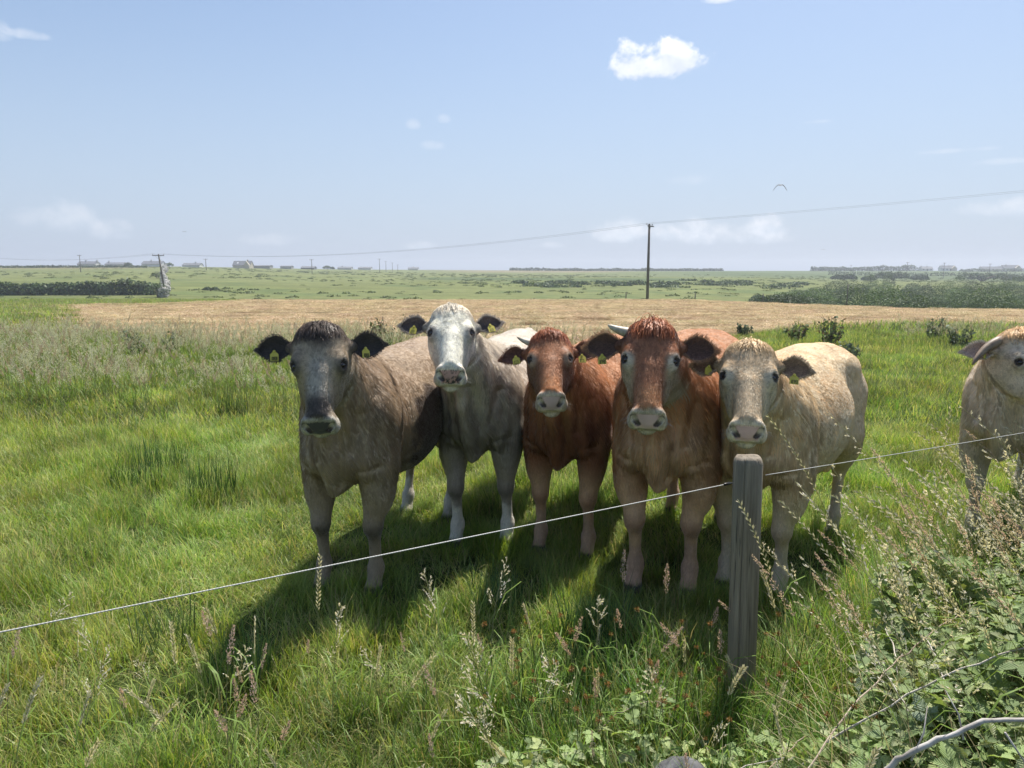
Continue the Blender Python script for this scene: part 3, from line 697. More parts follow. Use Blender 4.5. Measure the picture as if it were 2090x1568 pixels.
# ================= ground =================
c_ = lambda *a: np.array(a, float)
def lerp(a, b, t): return a + (b - a) * t
def terrain(x, y):
    x, y = np.asarray(x, float), np.asarray(y, float)
    r = np.maximum(y, 1.); u = np.clip(x / r, -1.2, 1.2)
    px = 1045 + u * FPX * .985
    z = np.zeros_like(r)
    crest = 62 - 14 * sstep(px, 1300, 2000)
    zc = -.80 - .10 * sstep(px, 1300, 1650)
    z = np.where(r > 20, lerp(0, zc, np.clip((r - 20) / (crest - 20), 0, 1) ** 1.25), z)
    zv = -3.0 - 2.2 * sstep(px, 1400, 1900); rv = 120.
    z = np.where(r > crest, lerp(zc, zv, sstep(r, crest - 12, rv)), z)
    rr = 450 + 250 * sstep(px, 350, 1100)                          # the far ridge
    yr = 543 + 7.5 * sstep(px, 250, 800) + 2.5 * sstep(px, 700, 1300)
    zr = CAM_H - rr * np.tan(PITCH + np.arctan((yr - 784) / FPX))
    t = np.clip((r - rv) / (rr - rv), 0, 1)
    shp = t ** 1.08
    z = np.where(r > rv, lerp(zv, zr, shp), z)
    z = z + np.where(r > 130, 1, 0) * (fbm(np.stack([x, y], -1), .008, 3, 5) - .5) * 3.0 * np.sin(np.clip(t, 0, 1) * pi)
    z = z - np.where(r > rr, (r - rr) * .006, 0)
    z = z + (fbm(np.stack([x, y], -1), .35, 3, 1) - .5) * .10 * sstep(r, 6, 12) + (fbm(np.stack([x, y], -1), 1.6, 2, 2) - .5) * .035
    # bank at the near right where the brambles grow
    d = np.sqrt(((x - 2.4) / 1.5) ** 2 + ((y - 1.75) / .75) ** 2); z = z + .38 * (1 - sstep(d, .15, 1.25)) * (y < 8)
    return z
def stretch(lo, hi, c, d0, g):
    a = [c]
    while a[-1] < hi: a.append(a[-1] + d0 + (a[-1] - c) * g)
    b = [c]
    while b[-1] > lo: b.append(b[-1] - d0 - (c - b[-1]) * g)
    return np.array(b[::-1][:-1] + a)
gx = stretch(-1600, 1600, 0, .14, .040); gy = stretch(-60, 1700, 3.0, .12, .020)
GX, GY = np.meshgrid(gx, gy, indexing='xy'); GZ = terrain(GX, GY)
nx, ny = len(gx), len(gy); gi = np.arange(nx * ny).reshape(ny, nx)
GF = np.stack([gi[:-1, :-1], gi[:-1, 1:], gi[1:, 1:], gi[1:, :-1]], -1).reshape(-1, 4)
def straw_mask(x, y):
    """where the mown, yellowed strip lies"""
    x, y = np.asarray(x, float), np.asarray(y, float); r = np.maximum(y, 1.); px = 1045 + x / r * FPX * .985
    n = (fbm(np.stack([x * .5, y], -1), .18, 3, 31) - .5)
    near = 15.2 + 10 * sstep(px, 1250, 1900) - 1.5 * sstep(px, 500, 1000) + 7 * sstep(500 - px, 0, 600) + n * 9
    far = 63 - 26 * sstep(650 - px, 0, 350) - 6 * sstep(px, 1300, 2050) + n * 6 + 8
    side = sstep(px, 20, 260)
    return sstep(r, near - .7, near + 1.2) * (1 - sstep(r, far - 3, far + 1)) * side
def lin(r, g, b): return hexlin(r, g, b)
gc = np.tile(c_(.060, .085, .022), (nx * ny, 1)); X_, Y_ = GX.ravel(), GY.ravel(); PX_ = 1045 + X_ / np.maximum(Y_, 1) * FPX * .985
n1 = fbm(np.stack([X_, Y_ * 1.], -1), .02, 4, 41); n2 = fbm(np.stack([X_, Y_], -1), .1, 3, 42)
def gmix(w, c):
    global gc
    gc = gc * (1 - w[:, None]) + np.array(c) * w[:, None]
gmix(sstep(Y_, 9, 26), (.12, .16, .055))
gmix(straw_mask(X_, Y_), (.44, .33, .20))
far = sstep(Y_, 64, 80); gmix(far, (.150, .172, .058))
gmix(far * sstep(n1, .35, .65) * .6, (.17, .19, .075)); gmix(far * sstep(n2, .55, .75) * .5, (.075, .125, .045))
gmix(far * sstep(PX_, 1150, 1500) * sstep(Y_, 300, 420) * .7, (.075, .115, .050))
gmix(far * sstep(Y_, 330, 420) * (1 - sstep(PX_, 180, 420)) * .55, (.22, .17, .10))
gmix(far * sstep(PX_, 850, 1000) * sstep(1330 - PX_, 0, 120) * sstep(Y_, 480, 560) * .6, (.24, .19, .12))
gmix(far * np.exp(-((Y_ - 250 - 30 * n2) / 24) ** 2) * sstep(PX_, 780, 950) * sstep(1450 - PX_, 0, 100) * .7, (.06, .10, .045))
GMAT, nt, out = new_mat('pasture'); at_ = nn(nt, 'ShaderNodeAttribute', attribute_name='tone'); g_ = nn(nt, 'ShaderNodeNewGeometry'); pos = g_.outputs['Position']
a1 = noise_n(nt, scaled(nt, pos, (.35, 1., 1.)), 1.1, 6, .65); a2 = noise_n(nt, scaled(nt, pos, (.12, .5, 1.)), .35, 5, .6); a3 = noise_n(nt, scaled(nt, pos, (3., 5., 1.)), 5, 4, .6)
v = math_n(nt, 'ADD', math_n(nt, 'MULTIPLY', a1, 1.5), math_n(nt, 'ADD', math_n(nt, 'MULTIPLY', a2, 1.1), math_n(nt, 'MULTIPLY', a3, .8))); v = math_n(nt, 'ADD', v, -.75)
cv = nn(nt, 'ShaderNodeVectorMath', operation='SCALE'); lk(nt, at_.outputs['Color'], cv.inputs[0]); lk(nt, v, cv.inputs['Scale'])
b = nn(nt, 'ShaderNodeBsdfPrincipled'); b.inputs['Roughness'].default_value = .95; b.inputs['Specular IOR Level'].default_value = .1; lk(nt, cv.outputs[0], b.inputs['Base Color'])
bp = nn(nt, 'ShaderNodeBump', i_Strength=.8, i_Distance=.25); lk(nt, math_n(nt, 'ADD', a1, math_n(nt, 'MULTIPLY', a3, .3)), bp.inputs['Height']); lk(nt, bp.outputs[0], b.inputs['Normal']); lk(nt, b.outputs[0], out.inputs[0])
ground = np_mesh('ground', np.stack([GX, GY, GZ], -1).reshape(-1, 3), GF, GMAT, cols={'tone': gc}); tag(ground, kind='structure')

# ================= grasses: blades in clumps, scattered by geometry nodes inside one object per kind =================
def blade_material(name, trans=.45, gloss=.035, noise=True):
    m, nt, out = new_mat(name); at_ = nn(nt, 'ShaderNodeAttribute', attribute_name='tint'); g_ = nn(nt, 'ShaderNodeNewGeometry'); oi = nn(nt, 'ShaderNodeObjectInfo')
    c = at_.outputs['Color']
    if noise:
        n1 = noise_n(nt, g_.outputs['Position'], .9, 3, .6); n2 = noise_n(nt, g_.outputs['Position'], 3.5, 2, .5)
        v = math_n(nt, 'ADD', math_n(nt, 'MULTIPLY', n1, 2.0), math_n(nt, 'ADD', math_n(nt, 'MULTIPLY', n2, .9), math_n(nt, 'MULTIPLY', oi.outputs['Random'], .35)))
        v = math_n(nt, 'ADD', v, -.56)
        cv = nn(nt, 'ShaderNodeVectorMath', operation='SCALE'); lk(nt, c, cv.inputs[0]); lk(nt, v, cv.inputs['Scale']); c = cv.outputs[0]
        hue = nn(nt, 'ShaderNodeHueSaturation'); lk(nt, maprange(nt, noise_n(nt, g_.outputs['Position'], .55, 3, .6), .3, .7, .475, .515), hue.inputs['Hue']); lk(nt, maprange(nt, n2, .3, .7, 1.05, .85), hue.inputs['Saturation']); lk(nt, c, hue.inputs['Color']); c = hue.outputs[0]
    d = nn(nt, 'ShaderNodeBsdfDiffuse'); t = nn(nt, 'ShaderNodeBsdfTranslucent'); gl = nn(nt, 'ShaderNodeBsdfGlossy', i_Roughness=.5); gl.inputs[0].default_value = (.8, .85, .8, 1)
    lk(nt, c, d.inputs[0]); lk(nt, mixc(nt, .5, c, mixc(nt, 1., c, (1.5, 1.4, .5), 'MULTIPLY')), t.inputs[0])
    m1 = nn(nt, 'ShaderNodeMixShader', i_Fac=trans); lk(nt, d.outputs[0], m1.inputs[1]); lk(nt, t.outputs[0], m1.inputs[2])
    m2 = nn(nt, 'ShaderNodeMixShader', i_Fac=gloss); lk(nt, m1.outputs[0], m2.inputs[1]); lk(nt, gl.outputs[0], m2.inputs[2])
    lk(nt, m2.outputs[0], out.inputs[0]); return m
def blades(rng, n, rad, hmin, hmax, wid, lean, droop, palette, seg=3, up=.45, tipc=None, lay=False):
    """one clump: V, quads/tris, colours, normals"""
    a = rng.random(n) * 2 * pi; r = rad * np.sqrt(rng.random(n)); P = np.stack([r * np.cos(a), r * np.sin(a), np.full(n, -.02)], 1)
    h = hmin + (hmax - hmin) * rng.random(n) ** 1.3; th = rng.random(n) * 2 * pi; ln = lean * ((.86 + .16 * rng.random(n)) if lay else (.3 + rng.random(n))); dr = droop * (.2 + 1.0 * rng.random(n))
    dirh = np.stack([np.cos(th), np.sin(th), 0 * th], 1); side = np.stack([-np.sin(th + rng.normal(0, .6, n)), np.cos(th), 0 * th], 1); side /= np.linalg.norm(side, axis=1)[:, None]
    W = wid * (.6 + .8 * rng.random(n)); pal = np.array(palette); C = pal[rng.integers(0, len(pal), n)] * (.75 + .5 * rng.random(n))[:, None]
    V, Nn, CC = [], [], []; ang = ln.copy(); p = P.copy(); L = h / seg
    for k in range(seg + 1):
        ww = W * (1 - (k / seg) ** 1.6) * .5; tdir = dirh * np.sin(ang)[:, None] + np.array([0, 0, 1.]) * np.cos(ang)[:, None]
        fn = np.cross(tdir, side); fn = fn * (1 - up) + np.array([0, 0, up]) * np.where(fn[:, 2:3] < 0, -1, 1) if False else fn
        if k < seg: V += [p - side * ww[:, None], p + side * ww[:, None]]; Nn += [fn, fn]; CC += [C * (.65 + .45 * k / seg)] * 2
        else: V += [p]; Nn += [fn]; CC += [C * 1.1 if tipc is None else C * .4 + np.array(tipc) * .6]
        p = p + tdir * L[:, None]; ang = ang + dr * (k + 1) / seg
    k = 2 * seg + 1; V = np.stack(V, 1).reshape(-1, 3); CC = np.stack(CC, 1).reshape(-1, 3); Nn = np.stack(Nn, 1).reshape(-1, 3)
    b = np.arange(n)[:, None] * k
    Q = np.concatenate([b + np.array([[2 * j, 2 * j + 1, 2 * j + 3, 2 * j + 2]]) for j in range(seg - 1)]); Tt = b + np.array([[2 * seg - 2, 2 * seg - 1, 2 * seg]])
    return V, Q, Tt, CC, Nn
def scatter(name, clumps, P, rot, scl, mat, var=None, label=None, lean=None):
    """clumps: list of (V,Q,T,C,N); one object that holds the clump shapes and the points they are set on"""
    nv = len(clumps); Vs, Qs, Ts, Cs, Is = [], [], [], [], []; o = 0
    for i, (V, Q, T, C, N) in enumerate(clumps):
        Vs.append(V); Qs.append(Q + o); Ts.append(T + o); Cs.append(C); Is.append(np.full(len(V), i)); o += len(V)
    n = len(P); var = RNG.integers(0, nv, n) if var is None else var
    Vs.append(P); Cs.append(np.zeros((n, 3))); Is.append(np.full(n, -1))
    V = np.concatenate(Vs)
    ob = np_mesh(name, V, [np.concatenate(Qs), np.concatenate(Ts)], mat, cols={'tint': np.concatenate(Cs)}, smooth=True)
    me = ob.data; pad = np.zeros(o)
    def fa(nm, vals): a = me.attributes.new(nm, 'FLOAT', 'POINT'); a.data.foreach_set('value', np.concatenate([pad, vals]).astype(np.float32))
    a = me.attributes.new('vid', 'INT', 'POINT'); a.data.foreach_set('value', np.concatenate(Is).astype(np.int32))
    a = me.attributes.new('pick', 'INT', 'POINT'); a.data.foreach_set('value', np.concatenate([pad, var]).astype(np.int32))
    fa('rz', rot); fa('scl', scl)
    lx = np.zeros(n) if lean is None else lean
    fa('rx', lx)
    t = bpy.data.node_groups.new(name, 'GeometryNodeTree'); t.interface.new_socket('Geometry', in_out='INPUT', socket_type='NodeSocketGeometry'); t.interface.new_socket('Geometry', in_out='OUTPUT', socket_type='NodeSocketGeometry')
    gin = t.nodes.new('NodeGroupInput'); gout = t.nodes.new('NodeGroupOutput')
    def att(nm, ty='FLOAT'): q = t.nodes.new('GeometryNodeInputNamedAttribute'); q.data_type = ty; q.inputs[0].default_value = nm; return q.outputs[0]
    def cmp(v): q = t.nodes.new('FunctionNodeCompare'); q.data_type = 'INT'; q.operation = 'EQUAL'; t.links.new(att('vid', 'INT'), q.inputs[2]); q.inputs[3].default_value = v; return q.outputs[0]
    def sep(v): q = t.nodes.new('GeometryNodeSeparateGeometry'); q.domain = 'POINT'; t.links.new(gin.outputs[0], q.inputs[0]); t.links.new(cmp(v), q.inputs[1]); return q.outputs[0]
    g2i = t.nodes.new('GeometryNodeGeometryToInstance')
    for i in range(nv): t.links.new(sep(i), g2i.inputs[0])
    m2p = t.nodes.new('GeometryNodeMeshToPoints'); t.links.new(sep(-1), m2p.inputs[0])
    iop = t.nodes.new('GeometryNodeInstanceOnPoints'); t.links.new(m2p.outputs[0], iop.inputs['Points']); t.links.new(g2i.outputs[0], iop.inputs['Instance']); iop.inputs['Pick Instance'].default_value = True
    t.links.new(att('pick', 'INT'), iop.inputs['Instance Index'])
    cx = t.nodes.new('ShaderNodeCombineXYZ'); t.links.new(att('rz'), cx.inputs[2]); t.links.new(att('rx'), cx.inputs[0])
    t.links.new(cx.outputs[0], iop.inputs['Rotation']); t.links.new(att('scl'), iop.inputs['Scale'])
    t.links.new(iop.outputs[0], gout.inputs[0])
    md = ob.modifiers.new('scatter', 'NODES'); md.node_group = t
    tag(ob, label, None, None, 'stuff'); return ob
def spread(y0, y1, dens, umax=.95, seed=0, power=0.):
    """random ground points between two distances, dens per square metre"""
    rng = np.random.default_rng(seed); A = umax * (y1 ** 2 - y0 ** 2); n = int(A * dens)
    y = np.sqrt(y0 ** 2 + (y1 ** 2 - y0 ** 2) * rng.random(n)); x = (rng.random(n) * 2 - 1) * umax * y
    return x, y, rng
GREEN = [(.24, .37, .050), (.19, .32, .042), (.30, .41, .062), (.14, .26, .038), (.36, .40, .085), (.48, .43, .18)]
PALE = [(.30, .34, .12), (.17, .24, .07), (.32, .30, .16), (.40, .34, .20), (.13, .19, .06)]
STRAW = [(.54, .42, .26), (.62, .49, .32), (.46, .34, .20), (.36, .28, .17), (.64, .53, .36), (.30, .29, .15)]
GB = blade_material('grass_blade'); SB = blade_material('straw_blade', .2, .0)
rng = np.random.default_rng(5)
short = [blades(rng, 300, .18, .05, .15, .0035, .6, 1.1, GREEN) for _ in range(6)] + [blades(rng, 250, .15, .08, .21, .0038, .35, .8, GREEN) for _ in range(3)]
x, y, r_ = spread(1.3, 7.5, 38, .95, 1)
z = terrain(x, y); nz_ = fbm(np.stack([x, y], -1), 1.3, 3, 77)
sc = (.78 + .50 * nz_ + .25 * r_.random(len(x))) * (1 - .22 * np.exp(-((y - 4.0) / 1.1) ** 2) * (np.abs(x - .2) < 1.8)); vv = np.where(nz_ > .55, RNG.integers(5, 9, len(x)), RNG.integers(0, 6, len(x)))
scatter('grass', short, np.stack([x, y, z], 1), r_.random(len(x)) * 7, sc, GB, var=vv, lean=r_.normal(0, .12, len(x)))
mid = [blades(rng, 190, .34, .06, .20, .010, .5, 1.0, GREEN + PALE[:2], 2) for _ in range(5)]
x, y, r_ = spread(7.3, 20, 11, .9, 2); k = straw_mask(x, y) < .5; x, y = x[k], y[k]
scatter('grass', mid, np.stack([x, y, terrain(x, y)], 1), r_.random(len(x)) * 7, .7 + .8 * fbm(np.stack([x, y], -1), .6, 2, 8), GB)
x, y, r_ = spread(20, 70, 3.2, .85, 3); k = straw_mask(x, y) < .5; x, y = x[k], y[k]
farb = [blades(rng, 110, .7, .08, .28, .026, .5, .9, GREEN[:3] + PALE, 2) for _ in range(4)]
scatter('grass', farb, np.stack([x, y, terrain(x, y)], 1), r_.random(len(x)) * 7, .7 + .6 * r_.random(len(x)), GB)
# mown straw lying in low ridges
lay = [blades(rng, 150, .6, .05, .30, .013, 1.5, .05, STRAW, 2, lay=True) for _ in range(4)]
x, y, r_ = spread(14, 68, 5., .85, 4); k = r_.random(len(x)) < straw_mask(x, y); x, y = x[k], y[k]
rows = .5 + .5 * np.sin(y * 2.2 + 3 * fbm(np.stack([x * .3, y], -1), .1, 2, 9))
scatter('mown_grass', lay, np.stack([x, y, terrain(x, y) + .03 + .11 * rows * rows], 1), r_.random(len(x)) * 7, .5 + .7 * r_.random(len(x)), SB)
def eyes_to_poll(px, py, D, hyaw, th, ro, hs):
    f = np.array([sin(hyaw), -cos(hyaw), 0.]); z = np.array([0, 0, 1.])
    A = cos(th) * -z + sin(th) * f; C = cos(th) * f + sin(th) * z; B = np.cross(z, f)
    A, B = cos(ro) * A + sin(ro) * np.cross(C, A), cos(ro) * B + sin(ro) * np.cross(C, B)
    return at(px, py, D) - (A * .172 * .915 - C * .06) * hs
def cow(label, eyes, hyaw, th, ro, head, front, yaw, **kw):
    hyaw, th, ro, yaw = R(hyaw), R(th), R(ro), R(yaw)
    sp = dict(poll=eyes_to_poll(*eyes, hyaw, th, ro, head), head_yaw=hyaw, head_tilt=th, head_roll=ro, head=head, front=front, yaw=yaw, **kw)
    return make_cow(label, sp)
c_ = lambda *a: np.array(a, float)
HERD = []
def herd():
    # grey brown, leftmost
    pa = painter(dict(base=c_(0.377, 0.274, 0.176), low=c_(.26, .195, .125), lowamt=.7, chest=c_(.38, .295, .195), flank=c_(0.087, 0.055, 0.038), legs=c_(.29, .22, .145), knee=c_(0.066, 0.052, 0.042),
        sock=c_(0.530, 0.480, 0.399), hindsock=True, face=c_(.42, .335, .235), cheek=c_(.37, .30, .20), poll=c_(.14, .10, .07), blaze=c_(0.469, 0.420, 0.342), bridge=c_(0.084, 0.068, 0.057), eyering=c_(0.150, 0.126, 0.100),
        muzzle=c_(.58, .54, .46), pad=c_(.060, .058, .060), earbase=c_(0.092, 0.070, 0.057), patch=c_(0.337, 0.240, 0.162), patchamt=.5))
    cow('grey brown cow with dark ears and a dark grey nose, leftmost of the herd', (652, 750, 3.22), 7, 25, 1, 1.04, (-.83, 3.66), -13, scale=1., seed=3, paint=pa,
        ear_in=c_(0.083, 0.065, 0.055), ear_out=c_(0.102, 0.080, 0.062), ear_rim=c_(0.071, 0.055, 0.048), lash=(.3, .25, .2), wide=1.0,
        topknot=dict(n=2000, len=.05, up=.12, col=(.10, .078, .066), fall=.9), fore=[(.02, -.15), (.0, .13)],
        ears={-1: dict(tag='10808', up=.02, len=.165, w=.056, droop=.2, tagpos=.45), 1: dict(tag='10808', up=.08, len=.16, w=.055, tagpos=.40, tagturn=.5)}, nfur=60000)
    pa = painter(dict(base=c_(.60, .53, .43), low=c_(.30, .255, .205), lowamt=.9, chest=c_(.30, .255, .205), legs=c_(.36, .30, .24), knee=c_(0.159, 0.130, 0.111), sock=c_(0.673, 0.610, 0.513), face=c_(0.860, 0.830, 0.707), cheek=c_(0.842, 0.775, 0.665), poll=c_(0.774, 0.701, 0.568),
        eyering=c_(0.536, 0.473, 0.399), muzzle=c_(0.815, 0.745, 0.636), pad=c_(.60, .36, .31), padspot=c_(0.051, 0.045, 0.043), earbase=c_(0.133, 0.100, 0.085)))
    cow('white faced cow with grey body holding its head high, second from left', (921, 686, 3.80), 4, 46, -1, 1.03, (-.19, 4.33), -13, scale=1.0, seed=12, paint=pa,
        ear_in=c_(0.184, 0.144, 0.128), ear_out=c_(0.459, 0.400, 0.323), ear_rim=c_(0.408, 0.360, 0.304), lash=(.75, .72, .66), wide=1.0, curl=2.2, fore=[(.06, -.13), (-.03, .16)],
        topknot=dict(n=1500, len=.032, up=.1, col=(.66, .61, .52), fall=1.1), ears={-1: dict(tag='2', up=.22, len=.165, w=.052, tagpos=.42), 1: dict(tag='2', up=.42, len=.165, w=.050, tagpos=.45)}, nfur=55000)
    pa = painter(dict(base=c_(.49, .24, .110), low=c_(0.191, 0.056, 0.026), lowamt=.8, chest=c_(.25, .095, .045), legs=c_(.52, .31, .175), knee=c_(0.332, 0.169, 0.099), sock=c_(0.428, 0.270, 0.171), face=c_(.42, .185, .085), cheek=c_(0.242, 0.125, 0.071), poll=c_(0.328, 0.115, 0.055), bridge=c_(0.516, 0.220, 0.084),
        eyering=c_(0.428, 0.315, 0.219), muzzle=c_(0.683, 0.583, 0.462), pad=c_(.56, .40, .36), earbase=c_(0.204, 0.080, 0.038)))
    cow('smaller red brown cow between the white faced cow and the shaggy red cow', (1123, 739, 3.72), -5, 46, 3, .985, (.31, 4.16), -20, scale=.985, seed=21, paint=pa,
        ear_in=c_(.24, .115, .075), ear_out=c_(0.306, 0.120, 0.052), ear_rim=c_(0.306, 0.130, 0.057), lash=(.35, .2, .12), fore=[(.0, -.15), (.02, .15)],
        horns=[dict(side=-1, len=.085, r=.018, up=.30, fwd=0.)], topknot=dict(n=2000, len=.05, up=.15, col=(.30, .11, .055), fall=1.),
        ears={-1: dict(tag='0', up=-.12, len=.155, w=.05, tagpos=.4, droop=.3), 1: dict(up=.1, len=.14, w=.052, turn=.7, tag='0', tagpos=.3, tagdown=.5)}, nfur=55000)
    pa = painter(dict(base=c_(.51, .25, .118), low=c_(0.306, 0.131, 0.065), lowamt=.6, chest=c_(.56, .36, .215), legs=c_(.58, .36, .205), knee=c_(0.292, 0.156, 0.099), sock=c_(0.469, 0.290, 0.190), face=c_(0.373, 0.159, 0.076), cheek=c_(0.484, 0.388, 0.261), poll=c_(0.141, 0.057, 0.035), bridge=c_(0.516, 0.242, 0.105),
        eyering=c_(0.621, 0.546, 0.439), muzzle=c_(0.683, 0.605, 0.482), pad=c_(.60, .43, .40), earbase=c_(0.143, 0.065, 0.038)))
    cow('large shaggy fringed red brown cow with one white horn, standing behind the wire', (1327, 741, 3.28), -9, 34, -2, 1.08, (.78, 3.66), -22, scale=1.05, seed=33, paint=pa,
        ear_in=c_(.20, .105, .07), ear_out=c_(0.326, 0.130, 0.057), ear_rim=c_(0.428, 0.240, 0.123), lash=(.5, .4, .3), fore=[(.04, -.125), (.0, .135)], ear_hair=1.5, wide=1.04,
        horns=[dict(side=-1, len=.095, r=.023, up=.12, fwd=.05, curve=(0, .1, .2))], topknot=dict(n=3400, len=.082, flat=2.2, up=.02, col=(.34, .125, .058), fall=.85, w=.0020),
        ears={-1: dict(tag='10740', up=-.04, len=.17, w=.056, tagpos=.5, droop=.35, tagdown=.75), 1: dict(up=.02, len=.165, w=.055, droop=.3)}, nfur=60000)
    pa = painter(dict(base=c_(.72, .56, .345), low=c_(0.663, 0.525, 0.344), lowamt=.5, chest=c_(.60, .44, .27), legs=c_(.62, .48, .32), knee=c_(0.477, 0.351, 0.247), sock=c_(0.561, 0.460, 0.342), face=c_(.68, .53, .345), cheek=c_(0.637, 0.550, 0.404), poll=c_(0.586, 0.425, 0.240), patch=c_(0.530, 0.340, 0.162), patchamt=.55,
        eyering=c_(0.643, 0.567, 0.439), muzzle=c_(0.771, 0.691, 0.554), pad=c_(.62, .42, .37), earbase=c_(0.408, 0.280, 0.162)))
    cow('cream coloured cow with a pink nose standing behind the fence post', (1528, 775, 3.22), -17, 41, 0, 1.03, (1.245, 3.64), -35, scale=.99, seed=45, paint=pa,
        ear_in=c_(.46, .31, .20), ear_out=c_(0.510, 0.380, 0.237), ear_rim=c_(0.612, 0.460, 0.285), lash=(.6, .5, .38), ear_hair=1.2, hind=[(-1.28, -.12), (-1.14, .16)], wide=1.06, curl=.6,
        topknot=dict(n=1600, len=.04, up=.05, col=(.58, .44, .27), fall=1.1), ears={-1: dict(up=.05, len=.135, w=.054, turn=.4, tag='1', tagpos=.35, tagturn=-1.2), 1: dict(up=-.02, len=.15, w=.05, tag='10743', tagpos=.45, tagdown=.7)}, nfur=65000)
    pa = painter(dict(base=c_(.70, .58, .42), low=c_(.56, .47, .36), lowamt=.6, legs=c_(.60, .51, .40), sock=c_(0.459, 0.380, 0.294), face=c_(.68, .58, .44), cheek=c_(.68, .60, .49), poll=c_(0.586, 0.402, 0.218), eyering=c_(0.536, 0.462, 0.359), muzzle=c_(0.727, 0.648, 0.534), pad=c_(0.510, 0.340, 0.285), earbase=c_(0.408, 0.280, 0.190)))
    cow('pale cream cow with a brown horn, cut off by the right edge of the picture', (2109, 741, 4.0), 9, 34, 3, 1.06, (2.95, 4.30), -46, scale=1.0, seed=58, paint=pa,
        ear_in=c_(.74, .58, .48), ear_out=c_(0.530, 0.440, 0.332), ear_rim=c_(0.714, 0.620, 0.494), lash=(.6, .5, .4), horns=[dict(side=-1, len=.19, r=.027, up=-.10, fwd=-.25, curve=(0, -.45, .0), dark=True), dict(side=1, len=.16, r=.03, up=-.02, fwd=.0, curve=(0, -.25, .2), dark=True)],
        topknot=dict(n=2200, len=.055, up=.1, col=(.56, .38, .20), fall=1.1), ears={-1: dict(up=.30, len=.16, w=.05, droop=.1, fwd=-.5, tag='1', tagpos=.35, tagturn=-1.5), 1: dict(up=.2, len=.16)}, nfur=40000)
herd()
# ================= far things =================
def gpos(px, r):
    """ground point at distance r (along Y) seen in photograph column px"""
    y = r; x = 0.
    for _ in range(4):
        z = float(terrain(np.array([x]), np.array([y]))[0]); D = y * cos(PITCH) + (CAM_H - z) * sin(PITCH); x = (px - 1045) / FPX * D
    return np.array([x, y, z])
def zpix(py, x, y):
    """height that appears in photograph row py at place (x, y)"""
    v = (py - 784) / FPX; return CAM_H - y * math.tan(PITCH + math.atan(v))
def leafy(rng, centre, rad, n, size, pal, seed=0, flat=.35):
    """many small leaf clusters through a lumpy crown's volume"""
    d = rng.normal(0, 1, (n, 3)); d /= np.linalg.norm(d, axis=1)[:, None]; d[:, 2] = np.abs(d[:, 2]) * 1.0 - .12
    rr = (.62 + .38 * rng.random(n) ** .5) * (.72 + .6 * fbm(d * 1.0 + seed, 2.2, 3, seed))
    P = np.array(centre) + d * rr[:, None] * np.array(rad); return leaf_quads(rng, P, d, size, pal, seed)
def leaf_quads(rng, P, d, size, pal, seed=0, jit=.6):
    n = len(P); nr = d + rng.normal(0, jit, (n, 3)) + [0, 0, .3]; nr /= np.linalg.norm(nr, axis=1)[:, None]
    a = np.cross(nr, rng.normal(0, 1, (n, 3))); a /= np.linalg.norm(a, axis=1)[:, None]; b = np.cross(nr, a)
    s = size * (.5 + rng.random(n))[:, None]; V = np.stack([P - a * s, P - b * s * .55, P + a * s, P + b * s * .55], 1).reshape(-1, 3)
    pal = np.array(pal); C = pal[rng.integers(0, len(pal), n)] * (.55 + .9 * fbm(P, .9 / max(size * 4, .2), 2, seed))[:, None] * (.8 + .4 * rng.random(n))[:, None]
    return V, np.arange(n * 4).reshape(n, 4), np.repeat(C, 4, 0)
LEAF = blade_material('leaf', .3, .03, noise=False)
SCRUB = [(.055, .095, .035), (.07, .115, .04), (.045, .075, .035), (.09, .13, .05)]
STEMM = speckled('bark', (.10, .08, .06), (.2, .17, .13), 12, .9)
def shrub(px, r, w, h, label, group, pal=SCRUB, n=500, size=None, seed=0, name='shrub', depth=None):
    p = gpos(px, r); rng = np.random.default_rng(seed + int(px)); root = empty(name, p); size = size or max(.1, w * .055)
    V, Fq, C = [], [], []; o = 0; k = max(1, int(round(w / h / 1.5)))
    for i in range(k):
        cx = (i + .5 - k / 2) * w / k + rng.normal(0, .06 * w / k)
        v, f, c = leafy(rng, (cx, rng.normal(0, .2 * h), h * .30), (w / k * .68, (depth or w / k * .6), h * (.62 + .18 * rng.random())), n // k, size, pal, seed + i); V.append(v); Fq.append(f + o); C.append(c); o += len(v)
    np_mesh('foliage', np.concatenate(V), np.concatenate(Fq), LEAF, root, cols={'tint': np.concatenate(C)}, smooth=False)
    mb = MB()
    for i in range(5): a = i * 1.3; mb.tube([(0, 0, -.1), (cos(a) * w * .1, sin(a) * w * .1, h * .35), (cos(a) * w * .25, sin(a) * w * .2, h * .6)], [w * .02, w * .015, w * .008], 5)
    mb.build('stem', STEMM, root)
    tag(root, label, 'shrub' if name != 'hedge' else 'hedge', group); return root
